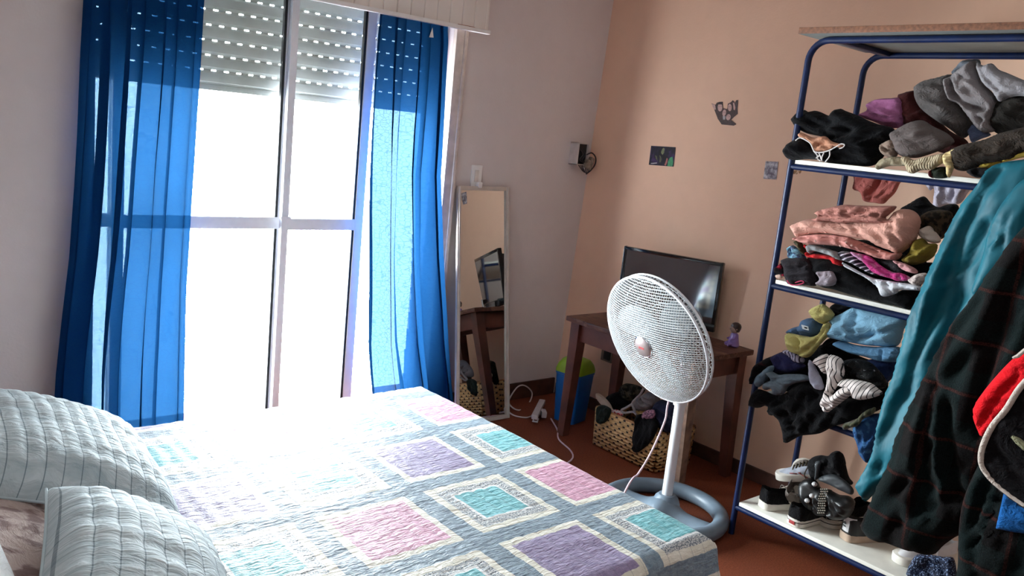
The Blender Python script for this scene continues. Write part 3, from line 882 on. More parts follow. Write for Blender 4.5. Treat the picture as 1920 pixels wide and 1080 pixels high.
M_NET = plain('white_net', rgb(214, 220, 222), 0.6, var=0.03)
grille(True, 0.0098).build('front_grille', M_NET, fan)
b = MB()
for i in range(46):
    a = 2*PI*i/46; pts = []
    for q in np.linspace(0.16, 1.0, 9):
        pts.append(HM @ Vector((FR*q*math.cos(a), FR*q*math.sin(a), dome(FR*q, False))))
    b.tube(pts, 0.0015, 4, cap=False)
for q in (0.2, 0.45, 0.7, 0.86):
    b.tube([HM @ Vector((FR*q*math.cos(2*PI*k/48), FR*q*math.sin(2*PI*k/48), dome(FR*q, False))) for k in range(48)], 0.002, 5, closed=True)
b.build('rear_grille', M_NET, fan)
b = MB(); b.tube([HM @ Vector((FR*1.004*math.cos(2*PI*k/72), FR*1.004*math.sin(2*PI*k/72), 0.008)) for k in range(72)], 0.0062, 10, closed=True)
b.tube([HM @ Vector((FR*1.0*math.cos(2*PI*k/72), FR*1.0*math.sin(2*PI*k/72), -0.022)) for k in range(72)], 0.0045, 8, closed=True)
for k in range(110):
    a = 2*PI*k/110; b.tube([HM @ Vector((FR*1.003*math.cos(a), FR*1.003*math.sin(a), 0.008)), HM @ Vector((FR*math.cos(a), FR*math.sin(a), -0.022))], 0.0013, 4, cap=False)
b.build('rim_ring', M_WHITEPL, fan)
# blades
M_BLADE = plain('pale_grey_blade', rgb(150, 162, 168), 0.35, var=0.04)
for k in range(3):
    V = []; a0 = 2*PI*k/3+0.55
    m = MB(); rings = []
    for s in np.linspace(0, 1, 14):
        r_ = 0.05+0.19*s; wd = 0.035+0.10*math.sin(PI*min(1, s*0.75+0.12))*(1 if s < 0.9 else 1-(s-0.9)*6)
        row = []
        for q in np.linspace(-1, 1, 9):
            ang = a0+q*wd/r_*0.5+0.35*s
            row.append(HM @ Vector((r_*math.cos(ang), r_*math.sin(ang), -0.015+q*0.02*(1-0.3*s))))
        for q in np.linspace(1, -1, 9):
            ang = a0+q*wd/r_*0.5+0.35*s
            row.append(HM @ Vector((r_*math.cos(ang), r_*math.sin(ang), -0.018+q*0.02*(1-0.3*s))))
        rings.append(row)
    m.loft(rings); m.build('blade', M_BLADE, fan)
b = MB(); b.lathe([(0.05, -0.05), (0.055, 0.0), (0.045, 0.022), (0, 0.03)], M=HM); b.build('blade_hub', M_BLADE, fan)
badge = MB(); badge.lathe([(0.043, 0.070), (0.044, 0.079), (0.036, 0.0845), (0, 0.086)], M=HM)
badge = badge.build('centre_badge', plain('silver_badge', rgb(150, 140, 140), 0.35, metal=0.5, var=0.05), fan)
b = MB(); b.tube([HM @ Vector((0.044*math.cos(2*PI*k/40), 0.044*math.sin(2*PI*k/40), 0.077)) for k in range(40)], 0.003, 8, closed=True)
b.build('badge_rim', plain('chrome', rgb(220, 220, 224), 0.12, metal=1.0, var=0.0), badge)
b = MB()
for i, w_ in enumerate((0.005, 0.005, 0.006, 0.005)):
    Mx = HM @ Matrix.Rotation(PI, 4, 'Z') if False else HM
    for seg in ((0, -0.0035, 0.0012, 0.009), (w_*0.6, 0.0012, w_, 0.0014), (w_*0.6, -0.004, w_, 0.0014)):
        c0 = Mx @ Vector((-0.0135+i*0.0075+seg[0]*0.5, 0.002+seg[1], 0.0862))
        b.box(c0, (seg[2]*1.4 if seg[2] < 0.003 else seg[2], seg[3], 0.0012), HM.to_3x3())
b.build('badge_lettering', plain('red_print', rgb(214, 70, 74), 0.5, var=0.05), badge)
# motor, neck
mo = MB(); mo.lathe([(0.0, -0.225), (0.045, -0.222), (0.064, -0.20), (0.070, -0.15), (0.066, -0.09), (0.05, -0.082), (0, -0.08)], M=HM)
mo.build('motor_housing', M_GREYPL, fan)
b = MB(); mp = HM @ Vector((0, 0, -0.15))
b.tube([(FB[0], FB[1], pz-0.07), (FB[0], FB[1], pz+0.0), (FB[0]-0.005, FB[1]+0.01, mp.z-0.03), tuple(mp)], [0.030, 0.030, 0.028, 0.03], 14)
b.build('neck', M_GREYPL, fan)
b = MB(); b.tube([(FB[0], FB[1], 0.50), (FB[0], FB[1], 0.56)], 0.029, 16); b.build('height_collar', M_WHITEPL, fan)
# cord: from the motor down across the bed corner to the floor
cp = [tuple(HM @ Vector((0.01, -0.06, -0.20))), tuple(on(0, 2.72, 1256, 745)), tuple(on(0, 2.70, 1247, 788)), tuple(on(0, 2.62, 1222, 846)), tuple(on(0, 2.53, 1197, 888)), tuple(on(0, 2.46, 1181, 905)), (2.32, 2.0, 0.06), (2.28, 2.2, 0.007), (2.52, 2.55, 0.006)]
cp += [tuple(on(2, 0.006, *q)) for q in ((1074, 858), (1048, 824), (1045, 806), (1033, 785))]
b = MB(); b.tube([tuple(q) for q in spline(cp, 8)], 0.0042, 8); b.build('power_cord', plain('pale_pink_cord', rgb(206, 180, 190), 0.5, var=0.03), fan)

# ================================================================ table, television and what stands by it
def old_wood(name, a, b_, c_):
    t = NT(name); c = t.coords()
    g = t.noise(t.mapping(c, (14, 1.2, 14)), 5, 4, 0.6, 0.6); w = t.noise(c, 9, 4)
    cc = t.ramp(g, (0.3, a), (0.55, b_), (0.75, c_))
    cc = t.mix(t.mul(t.gt(w, 0.58), 0.55), cc, c_)
    return t.done(t.bsdf(cc, 0.5, 0, 0.35, t.bump(g, 0.25, 0.004)))
M_TABLE = old_wood('worn_table_wood', rgb(48, 25, 19), rgb(80, 46, 34), rgb(118, 84, 68))
M_TLEG = plain('dark_leg_wood', rgb(84, 42, 30), 0.55, var=0.25, scale=10)
M_TLEG2 = plain('scuffed_leg_wood', rgb(128, 100, 84), 0.7, var=0.3, scale=18)
tb = thing('wooden_table', (3.225, 2.6, 0), 'old dark wooden table under the television', 'table')
TX0, TX1, TY0, TY1, TZ = 3.004, 3.452, 2.165, 3.0, 0.65
b = MB(); b.box(((TX0+TX1)/2, (TY0+TY1)/2, TZ-0.013), (TX1-TX0, TY1-TY0, 0.026), bev=0.005); b.build('tabletop', M_TABLE, tb)
for nm, c0, s0 in (('apron', ((TX0+TX1)/2, TY0+0.05, 0.575), (TX1-TX0-0.12, 0.022, 0.095)), ('apron', ((TX0+TX1)/2, TY1-0.05, 0.575), (TX1-TX0-0.12, 0.022, 0.095)),
                   ('apron', (TX0+0.05, (TY0+TY1)/2, 0.575), (0.022, TY1-TY0-0.12, 0.095)), ('apron', (TX1-0.05, (TY0+TY1)/2, 0.575), (0.022, TY1-TY0-0.12, 0.095))):
    b = MB(); b.box(c0, s0, bev=0.003); b.build(nm, M_TLEG, tb)
for (x, y), (fx, fy2), mt in (((TX0+0.05, TY1-0.05), (3.056, 2.974), M_TLEG), ((TX0+0.055, TY0+0.055), (3.104, 2.235), M_TLEG2),
                              ((TX1-0.05, TY0+0.05), (3.428, 2.205), M_TLEG), ((TX1-0.05, TY1-0.05), (3.42, 2.97), M_TLEG)):
    b = MB(); h1, h2 = 0.029, 0.022
    b.loft([[(fx+h2*i, fy2+h2*j, 0.002) for i, j in ((-1, -1), (1, -1), (1, 1), (-1, 1))], [(x+h1*i, y+h1*j, 0.50) for i, j in ((-1, -1), (1, -1), (1, 1), (-1, 1))],
            [(x+h1*i, y+h1*j, TZ-0.027) for i, j in ((-1, -1), (1, -1), (1, 1), (-1, 1))]])
    o = b.build('leg', mt, tb, smooth=False)
    if mt is M_TLEG2: o['label'] = 'pale scuffed leg'
# television
TVM_A, TVM_B = Vector((3.313, 2.943, 0)), Vector((3.473, 2.424, 0))
tvc = (TVM_A+TVM_B)/2; tdir = (TVM_B-TVM_A).normalized(); tn = Vector((tdir.y, -tdir.x, 0)).normalized()
TW = (TVM_B-TVM_A).length; tz0, tz1 = 0.668, 1.02
tv = thing('television', (tvc.x, tvc.y, TZ), 'flat screen television with glossy black screen on the wooden table', 'television')
TR = Matrix(((tdir.x, tn.x, 0), (tdir.y, tn.y, 0), (0, 0, 1)))       # local x along the screen, y out of the screen
TB = Vector((tvc.x, tvc.y, 0))
def tvp(a, o_, z): return TB+TR @ Vector((a, o_, z))
M_GLOSS = plain('gloss_black', rgb(12, 12, 14), 0.12, var=0.0, spec=0.5, coat=0.5)
def screen_mat():
    t = NT('tv_screen'); return t.done(t.bsdf((0.004, 0.005, 0.008, 1), 0.06, 0, 1.0, coat=1.0, ior=2.0))
b = MB(); zc = (tz0+tz1)/2; hh = tz1-tz0; be = 0.018
b.box(tvp(0, -0.014, tz1-be/2), (TW, 0.028, be), TR, bev=0.004); b.box(tvp(0, -0.014, tz0+0.02), (TW, 0.03, 0.04), TR, bev=0.004)
b.box(tvp(-TW/2+be/2, -0.014, zc), (be, 0.028, hh), TR, bev=0.004); b.box(tvp(TW/2-be/2, -0.014, zc), (be, 0.028, hh), TR, bev=0.004)
b.build('bezel', M_GLOSS, tv)
b = MB(); b.box(tvp(0, -0.012, zc+0.01), (TW-2*be+0.002, 0.014, hh-be-0.036), TR); b.build('screen', screen_mat(), tv, smooth=False)
b = MB(); b.box(tvp(0, -0.04, zc), (TW-0.06, 0.036, hh-0.06), TR, bev=0.012); b.build('rear_housing', M_BLACK, tv)
b = MB(); b.box(tvp(0, -0.03, TZ+0.03), (0.06, 0.025, 0.05), TR, bev=0.004); b.build('stand_neck', M_BLACK, tv)
b = MB(); b.lathe([(0.11, 0.0), (0.11, 0.006), (0.095, 0.012), (0, 0.012)], M=Matrix.Translation(Vector((tvp(0, -0.035, TZ).x, tvp(0, -0.035, TZ).y, TZ+0.001))) @ TR.to_4x4(), sx=1.25, sy=0.75)
b.build('stand_base', M_GLOSS, tv)
# metal cup and jar in front of the television (seen in the mirror)
def cup(name, x, y, r_, h, mat, label, cat):
    b = MB(); b.lathe([(0, 0.0), (r_*0.86, 0.0), (r_, h), (r_*0.94, h), (r_*0.82, 0.006), (0, 0.006)], (x, y, TZ+0.001), n=28)
    return tag(b.build(name, mat), label, cat)
cup('tumbler', 3.315, 2.68, 0.027, 0.075, plain('brushed_tin', rgb(205, 196, 194), 0.25, metal=0.7, var=0.05), 'shiny metal tumbler in front of the television, seen in the mirror', 'cup')
# figurine
fp = on(2, TZ, 1374, 650); M_PURP = plain('purple_glaze', rgb(132, 104, 168), 0.3, var=0.1, spec=0.5)
fg = thing('figurine', fp, 'little seated doll figurine with dark hair and purple dress on the table', 'figurine')
def blob(rings, n=18, M=None):
    m = MB(); R = []
    for (cx_, cy_, cz_, rx, ry) in rings: R.append([(cx_+rx*math.cos(2*PI*k/n), cy_+ry*math.sin(2*PI*k/n), cz_) for k in range(n)])
    m.loft(R); return m
X_, Y_, Z_ = fp
f = Vector((-0.86, 0.51, 0))     # faces left towards the window
blob([(X_, Y_, Z_+0.001, 0.020, 0.024), (X_, Y_, Z_+0.008, 0.027, 0.03), (X_-0.002, Y_, Z_+0.022, 0.025, 0.028), (X_, Y_, Z_+0.045, 0.019, 0.022), (X_, Y_, Z_+0.062, 0.015, 0.019), (X_, Y_, Z_+0.071, 0.008, 0.009)]).build('dress', M_PURP, fg)
b = MB()
for s_ in (-1, 1):
    o0 = Vector((X_, Y_, Z_+0.013))+Vector((0.51, 0.86, 0))*0.013*s_
    b.tube([o0, o0+f*0.022+Vector((0, 0, 0.004)), o0+f*0.036+Vector((0, 0, -0.003))], [0.011, 0.010, 0.008], 10)
b.build('leg_folds', M_PURP, fg)
b = MB()
for s_ in (-1, 1):
    o0 = Vector((X_, Y_, Z_+0.058))+Vector((0.51, 0.86, 0))*0.017*s_
    b.tube([o0, o0+f*0.010+Vector((0, 0, -0.016)), o0+f*0.028+Vector((0.0, 0, -0.022))], [0.007, 0.006, 0.004], 8)
b.build('arm', M_PURP, fg)
hc = Vector((X_, Y_, Z_+0.090))+f*0.004
b = MB(); b.lathe([(0.0, -0.023), (0.012, -0.021), (0.020, -0.012), (0.0225, 0.0), (0.020, 0.012), (0.011, 0.021), (0, 0.023)], hc, n=20)
b.tube([hc+f*0.019+Vector((0, 0, -0.002)), hc+f*0.026+Vector((0, 0, -0.004))], [0.004, 0.002], 8)
for s_ in (-1, 1): b.tube([hc+Vector((0.51, 0.86, 0))*0.020*s_, hc+Vector((0.51, 0.86, 0))*0.025*s_], [0.005, 0.003], 8)
b.build('head', plain('doll_skin', rgb(150, 120, 108), 0.45, var=0.1), fg)
b = MB(); h2 = hc-f*0.005+Vector((0, 0, 0.005))
b.lathe([(0.019, -0.02), (0.0245, -0.006), (0.0255, 0.006), (0.021, 0.017), (0.011, 0.023), (0, 0.025)], h2, n=20)
b.build('hair', plain('doll_hair', rgb(38, 20, 20), 0.35, var=0.1), fg)
b = MB()
for s_ in (-1, 1): b.lathe([(0, -0.002), (0.0025, 0), (0, 0.002)], hc+f*0.0235+Vector((0.51, 0.86, 0))*0.008*s_+Vector((0, 0, 0.001)), n=8)
b.build('eye', M_BLACK, fg)

# ---------------------------------------------------------------- standing mirror
mr = thing('standing_mirror', (2.76, 3.36, 0), 'tall narrow mirror in a pale frame leaning on the wall by the curtain', 'mirror')
tl, trr = Vector((2.622, 3.525, 1.243)), Vector((2.966, 3.525, 1.248))
bl, br = Vector((2.585, 3.305, 0.004)), Vector((2.945, 3.295, 0.004))
ux = ((trr-tl)+(br-bl)).normalized(); uz = ((tl-bl)+(trr-br)).normalized(); un = uz.cross(ux).normalized()
if un.y > 0: un = -un
M_FRAME = plain('pale_silver_frame', rgb(196, 188, 180), 0.35, metal=0.3, var=0.05)
def quad(P, depth, bk):
    m = MB(); m.loft([[p+un*depth for p in P], [p-un*bk for p in P]]); return m
fw = 0.021; H = (tl-bl).length
def mp(a, z): # bilinear
    return (bl.lerp(br, a)).lerp(tl.lerp(trr, a), z)
wa = fw/(br-bl).length; wz = fw/H
for P in ([mp(0, 0), mp(wa, 0), mp(wa, 1), mp(0, 1)], [mp(1-wa, 0), mp(1, 0), mp(1, 1), mp(1-wa, 1)], [mp(wa, 1-wz), mp(1-wa, 1-wz), mp(1-wa, 1), mp(wa, 1)], [mp(wa, 0), mp(1-wa, 0), mp(1-wa, wz), mp(wa, wz)]):
    pass
b = MB()
for P in ([mp(0, 0), mp(wa, 0), mp(wa, 1), mp(0, 1)], [mp(1-wa, 0), mp(1, 0), mp(1, 1), mp(1-wa, 1)], [mp(wa, 1-wz), mp(1-wa, 1-wz), mp(1-wa, 1), mp(wa, 1)], [mp(wa, 0), mp(1-wa, 0), mp(1-wa, wz), mp(wa, wz)]):
    b.loft([[p-un*0.004 for p in P], [p+un*0.010 for p in P], [p.lerp(sum(P, Vector())/4, 0.0)+un*0.012 for p in P]])
b.tube([mp(wa*0.5, 0.002)+un*0.012, mp(wa*0.5, 0.998)+un*0.012], 0.004, 8); b.tube([mp(1-wa*0.5, 0.002)+un*0.012, mp(1-wa*0.5, 0.998)+un*0.012], 0.004, 8)
b.build('frame', M_FRAME, mr, angle=30)
t = NT('mirror_glass'); g = t.n('BsdfGlossy'); g.inputs[0].default_value = (0.80, 0.83, 0.81, 1); g.inputs['Roughness'].default_value = 0.01
quad([mp(wa*0.9, wz*0.9), mp(1-wa*0.9, wz*0.9), mp(1-wa*0.9, 1-wz*0.9), mp(wa*0.9, 1-wz*0.9)], 0.002, 0.003).build('mirror_glass', t.done(g.outputs[0]), mr, smooth=False)

# ---------------------------------------------------------------- waste bin
M_BINB = plain('blue_bin_plastic', rgb(10, 96, 172), 0.35, var=0.03); M_BING = plain('lime_lid_plastic', rgb(138, 176, 40), 0.35, var=0.05)
bc = Vector((3.262, 3.135, 0)); ba = math.radians(12)
bn = thing('waste_bin', bc, 'small blue waste bin with lime green swing lid in the corner behind the table leg', 'waste bin')
def rrect(cx_, cy_, a, b2, r_, ang, z, n=6):
    pts = []
    for qx, qy, s0 in ((1, 1, 0), (-1, 1, PI/2), (-1, -1, PI), (1, -1, 3*PI/2)):
        for k in range(n+1):
            th = s0+PI/2*k/n; x = qx*(a-r_)+r_*math.cos(th); y = qy*(b2-r_)+r_*math.sin(th)
            pts.append((cx_+x*math.cos(ang)-y*math.sin(ang), cy_+x*math.sin(ang)+y*math.cos(ang), z))
    return pts
b = MB(); b.loft([rrect(bc.x, bc.y, 0.072, 0.066, 0.02, ba, 0.001), rrect(bc.x, bc.y, 0.086, 0.080, 0.025, ba, 0.27), rrect(bc.x, bc.y, 0.089, 0.083, 0.026, ba, 0.272), rrect(bc.x, bc.y, 0.089, 0.083, 0.026, ba, 0.285)])
b.build('bin_body', M_BINB, bn)
b = MB(); b.loft([rrect(bc.x, bc.y, 0.090, 0.084, 0.026, ba, 0.283), rrect(bc.x, bc.y, 0.090, 0.084, 0.026, ba, 0.297), rrect(bc.x, bc.y, 0.083, 0.078, 0.03, ba, 0.325), rrect(bc.x, bc.y, 0.062, 0.066, 0.032, ba, 0.352), rrect(bc.x, bc.y, 0.028, 0.05, 0.026, ba, 0.364)])
lid = b.build('lid', M_BING, bn)
b = MB(); b.loft([rrect(bc.x-0.062, bc.y-0.01, 0.010, 0.05, 0.008, ba, 0.32), rrect(bc.x-0.05, bc.y-0.01, 0.010, 0.05, 0.008, ba, 0.343), rrect(bc.x-0.045, bc.y-0.01, 0.008, 0.045, 0.008, ba, 0.348)])
b.build('flap', M_BING, lid)

# ---------------------------------------------------------------- extension lead on the floor
M_WCORD = plain('white_cord', rgb(202, 192, 192), 0.45, var=0.04)
ex = thing('extension_lead', (3.13, 3.26, 0), 'white multi-socket extension lead with coiled cord on the floor by the bin', 'extension lead')
p0, p1 = on(2, 0.03, 1003, 783), on(2, 0.05, 1016, 752); ed = (p1-p0).normalized(); er = Matrix.Rotation(math.atan2(ed.y, ed.x), 3, 'Z')
b = MB(); b.box((p0+p1)/2, ((p1-p0).length+0.05, 0.036, 0.028), er, bev=0.006); b.build('socket_bar', M_WCORD, ex)
q0 = on(2, 0.03, 1019, 775); b = MB(); b.box(q0, (0.06, 0.03, 0.036), er @ Matrix.Rotation(0.3, 3, 'Z'), bev=0.006); b.build('plug', M_WCORD, ex)
b = MB(); hq = p0+Vector((0.0, -0.012, 0)); e0 = ed*0.028; e1 = Vector((-ed.y, ed.x, 0))*0.012
b.tube([hq-e0*1.6-e1, hq-e0*0.2-e1, hq-e0*0.2+e1, hq-e0*1.6+e1], 0.005, 8, closed=True); b.build('hanging_loop', M_WCORD, ex)
cp = [on(2, 0.006, 1000, 779), on(2, 0.006, 985, 783), on(2, 0.006, 962, 778), on(1, 3.43, 950, 765), on(1, 3.46, 955, 748), on(1, 3.50, 970, 726), on(1, 3.515, 984, 723), on(1, 3.515, 997, 735), on(1, 3.47, 995, 750), on(1, 3.43, 985, 764), on(2, 0.006, 971, 769), on(1, 3.42, 956, 759), on(1, 3.5, 948, 735)]
b = MB(); b.tube([tuple(q) for q in spline([tuple(q) for q in cp], 8)], 0.0042, 8); b.build('coiled_cord', M_WCORD, ex)

# ---------------------------------------------------------------- wicker basket
def wicker():
    t = NT('woven_wicker'); uv = t.sep(t.coords('UV')); u, v = uv[0], uv[1]
    row = t.math('FLOOR', t.math('DIVIDE', v, 0.017)); fv = t.math('FRACT', t.math('DIVIDE', v, 0.017))
    uu = t.add(t.math('DIVIDE', u, 0.052), t.mul(t.math('MODULO', row, 2.0), 0.5)); fu = t.math('FRACT', t.add(uu, 20.0))
    gap = t.mul(t.lt(t.math('ABSOLUTE', t.sub(fu, 0.5)), 0.14), t.lt(t.math('ABSOLUTE', t.sub(fv, 0.5)), 0.26))
    edge = t.lt(fv, 0.09)
    col = t.ramp(t.noise(t.coords(), 40, 3), (0.3, rgb(206, 162, 106)), (0.7, rgb(236, 198, 142)))
    col = t.mix(t.mul(edge, 0.6), col, rgb(120, 78, 42)); col = t.mix(gap, col, rgb(40, 24, 14))
    h = t.add(t.math('SINE', t.mul(fv, PI)), t.mul(t.math('SINE', t.mul(fu, PI)), 0.6))
    return t.done(t.bsdf(col, 0.55, 0, 0.3, t.bump(h, 0.6, 0.008)))
M_WICK = wicker()
bk = thing('wicker_basket', (3.245, 2.595, 0), 'pale woven wicker basket heaped with clothes under the table', 'basket')
KX0, KX1, KY0, KY1, KZ = 3.118, 3.375, 2.395, 2.80, 0.20
def wall_uv(name, pts, th):
    """thin slab with UV along (horizontal, vertical)"""
    a, b2, c0, d0 = [Vector(p) for p in pts]; nrm = (b2-a).cross(d0-a).normalized()*th
    V, U = [], []
    W_ = (b2-a).length; H_ = (d0-a).length
    for o_ in (Vector(), nrm):
        for p, (u, v) in zip((a, b2, c0, d0), ((0, 0), (W_, 0), (W_, H_), (0, H_))): V.append(tuple(p+o_)); U.append((u, v))
    F = [(3, 2, 1, 0), (4, 5, 6, 7)]+[(k, (k+1) % 4, 4+(k+1) % 4, 4+k) for k in range(4)]
    return mesh_obj(name, V, F, U, M_WICK, bk)
sl_ = 0.006
wall_uv('front_wall', [(KX0, KY0, 0.002), (KX0, KY1, 0.002), (KX0-sl_, KY1+sl_, KZ), (KX0-sl_, KY0-sl_, KZ)], -0.012)
wall_uv('back_wall', [(KX1, KY1, 0.002), (KX1, KY0, 0.002), (KX1+sl_, KY0-sl_, KZ), (KX1+sl_, KY1+sl_, KZ)], -0.012)
wall_uv('side_wall', [(KX1, KY0, 0.002), (KX0, KY0, 0.002), (KX0-sl_, KY0-sl_, KZ), (KX1+sl_, KY0-sl_, KZ)], -0.012)
wall_uv('side_wall', [(KX0, KY1, 0.002), (KX1, KY1, 0.002), (KX1+sl_, KY1+sl_, KZ), (KX0-sl_, KY1+sl_, KZ)], -0.012)
b = MB(); b.box(((KX0+KX1)/2, (KY0+KY1)/2, 0.008), (KX1-KX0-0.01, KY1-KY0-0.01, 0.012)); b.build('floor_panel', M_WICK, bk)
b = MB(); b.tube([(KX0-sl_, KY0-sl_, KZ), (KX1+sl_, KY0-sl_, KZ), (KX1+sl_, KY1+sl_, KZ), (KX0-sl_, KY1+sl_, KZ)], 0.009, 10, closed=True)
b.build('rim', plain('wicker_rim', rgb(168, 118, 72), 0.5, var=0.15, scale=60), bk)

F_BLACK = fabric('black_cloth', rgb(11, 11, 13), var=0.35)
F_BLACK2 = fabric('soft_black_cloth', rgb(16, 15, 18), var=0.3)
F_NAVY = fabric('navy_cloth', rgb(26, 28, 48), var=0.25)
F_GREY = fabric('mid_grey_cloth', rgb(126, 120, 122), var=0.15)
k54 = lambda pts: crop(1090, 700, 5.4, pts)
BG = 'clothes heaped in the wicker basket'
garment('garment', 'dark olive camouflage garment at the top left of the basket heap', 'garment', BG,
        fabric('camouflage_cloth', rgb(28, 26, 20), col2=rgb(66, 62, 50), scale=40, mid=0.52),
        [k54([(390, 190), (430, 110), (500, 105), (590, 130), (640, 170), (600, 230), (520, 300), (470, 330), (400, 260)])], 3.26, thick=0.05, fold=0.012)
garment('garment', 'black garment in the middle of the basket heap, left of the pale straps', 'garment', BG, F_BLACK,
        [k54([(270, 240), (340, 195), (400, 200), (480, 300), (430, 370), (350, 380), (290, 340)])], 3.23, thick=0.05)
garment('garment', 'grey crumpled garment on the right of the basket heap', 'garment', BG, F_GREY,
        [k54([(560, 270), (640, 210), (700, 190), (775, 230), (790, 320), (700, 370), (590, 380), (540, 350)])], 3.19, thick=0.05, fold=0.014)
garment('garment', 'navy garment at the right end of the basket heap by the fan pole', 'garment', BG, F_NAVY,
        [k54([(740, 350), (800, 270), (900, 290), (1010, 330), (1030, 500), (960, 590), (850, 590), (760, 480)])], 3.16, thick=0.06, fold=0.012)
garment('garment', 'black lace trimmed garment hanging over the front of the basket', 'garment', BG, F_BLACK2,
        [k54([(560, 430), (640, 410), (720, 440), (780, 520), (740, 640), (690, 710), (620, 770), (560, 805), (530, 770), (520, 660), (545, 540)])], 3.095, thick=0.022, fold=0.010, fold_dir=1.2)
garment('garment', 'pink patterned lace garment on the basket heap', 'garment', BG, fabric('pink_lace', rgb(168, 118, 138), col2=rgb(98, 70, 84), scale=90),
        [k54([(620, 440), (640, 385), (700, 365), (745, 380), (735, 470), (660, 480)])], 3.10, thick=0.025)
garment('garment', 'red and white garment edge at the front of the basket rim', 'garment', BG, fabric('red_white_cloth', rgb(170, 40, 46), col2=rgb(200, 190, 190), scale=80),
        [k54([(310, 385), (350, 365), (410, 390), (425, 430), (380, 430)])], 3.135, thick=0.02)
garment('garment', 'dark green cloth hanging over the left corner of the basket', 'garment', BG, fabric('dark_green_cloth', rgb(34, 44, 40), var=0.3),
        [k54([(165, 350), (215, 320), (290, 350), (300, 400), (270, 470), (215, 510), (160, 490)])], 3.10, thick=0.022, fold_dir=1.3)
sp_ = fabric('pale_strap', rgb(158, 152, 152), var=0.1)
for L, lb in (([(630, 150), (600, 210), (545, 265), (515, 310), (545, 390)], 'pale grey strap running down from the camouflage garment on the basket heap'), ([(515, 310), (450, 350), (405, 375), (440, 400), (520, 390), (560, 420)], 'pale grey looped strap at the front of the basket heap'), ([(770, 400), (810, 370), (850, 400), (800, 430), (830, 470)], 'pale grey strap loop on the navy garment in the basket')):
    st = MB(); st.tube([tuple(on(0, 3.125, *q)) for q in spline(k54(L), 6)], 0.006, 6)
    tag(st.build('strap', sp_), lb, 'strap', BG)
gm = thing('hairbrush', on(0, 3.15, 1130, 750), 'beige paddle hairbrush sticking out of the left of the basket', 'hairbrush')
m = MB(); A, B_ = on(0, 3.16, 1148, 770), on(0, 3.16, 1121, 743); dd = (B_-A).normalized(); 
m.tube([A-dd*0.05, A, A+dd*0.02], [0.007, 0.008, 0.012], 10); m.build('handle', plain('beige_plastic', rgb(166, 148, 132), 0.45, var=0.06), gm)
m = MB(); c0 = (A+dd*0.02).lerp(B_, 0.55); sd = dd.cross(Vector((1, 0, 0))).normalized(); n_ = 24; L_ = (B_-A).length*0.55
pts = [c0+dd*(L_*math.cos(2*PI*k/n_))+sd*(0.021*math.sin(2*PI*k/n_)) for k in range(n_)]
m.loft([[p+Vector((0.008, 0, 0)) for p in pts], pts, [c0+(p-c0)*0.8+Vector((-0.009, 0, 0)) for p in pts]]); m.build('paddle', MATS['beige_plastic'], gm)

# ================================================================ blue tube rack
RX, RY0, RB, RW = 2.927, 1.806, 3.345, 1.12
RY1 = RY0-RW
M_BLUE = plain('blue_enamel', rgb(5, 26, 66), 0.4, var=0.15, spec=0.35)
M_SHELF = plain('white_laminate', rgb(226, 224, 214), 0.45, var=0.03)
M_CHIP = plain('brown_chipboard', rgb(112, 72, 50), 0.75, var=0.25, scale=90)
rack = thing('blue_rack', ((RX+RB)/2, (RY0+RY1)/2, 0), 'tall blue tube rack with white shelves full of clothes against the peach wall', 'rack')
RT = 2.0; rr_ = 0.0125; CR = 0.075
def hoop(x):
    pts = [(x, RY0, 0.001), (x, RY0, 0.5), (x, RY0, 1.2), (x, RY0, RT-CR)]
    pts += [(x, RY0-CR+CR*math.cos(a), RT-CR+CR*math.sin(a)) for a in np.linspace(0.2, PI/2, 7)]
    pts += [(x, RY0-0.5, RT), (x, RY1+CR, RT)]
    pts += [(x, RY1+CR-CR*math.sin(a), RT-CR+CR*math.cos(a)) for a in np.linspace(0.2, PI/2, 7)]
    pts += [(x, RY1, 1.2), (x, RY1, 0.5), (x, RY1, 0.001)]
    return pts
for x in (RX, RB):
    b = MB(); b.tube(hoop(x), rr_, 14); o = b.build('tube_frame', M_BLUE, rack)
for y in (RY0-0.09, RY1+0.09):
    b = MB(); b.box(((RX+RB)/2, y, RT+0.004), (RB-RX, 0.03, 0.018), bev=0.003); b.build('top_crossbar', M_BLUE, rack)
LV = [0.121, 0.592, 1.061, 1.53]
for z in LV:
    b = MB()
    b.tube([(RX, RY0, z), (RX, RY1, z)], 0.0115, 10)
    b.tube([(RB, RY0, z), (RB, RY1, z)], 0.0115, 10)
    b.tube([(RX, RY0, z), (RB, RY0, z)], 0.010, 10)
    b.tube([(RX, RY1, z), (RB, RY1, z)], 0.010, 10)
    b.build('shelf_rail', M_BLUE, rack)
    b = MB(); b.box(((RX+RB)/2, (RY0+RY1)/2, z+0.020), (RB-RX+0.012, RW-0.035, 0.016), bev=0.003); b.build('shelf_board', M_SHELF, rack)
b = MB(); b.box(((RX+RB)/2-0.02, (RY0+RY1)/2+0.01, RT+0.026), (RB-RX+0.09, RW+0.02, 0.024), bev=0.003)
tb_ = b.build('loose_board', [M_CHIP, plain('grey_board_underside', rgb(112, 116, 114), 0.6, var=0.06)]); tag(tb_, 'brown chipboard panel lying on top of the blue rack', 'board')
for p in tb_.data.polygons:
    if p.normal.z < -0.5: p.material_index = 1
SHT = [z+0.029 for z in LV]

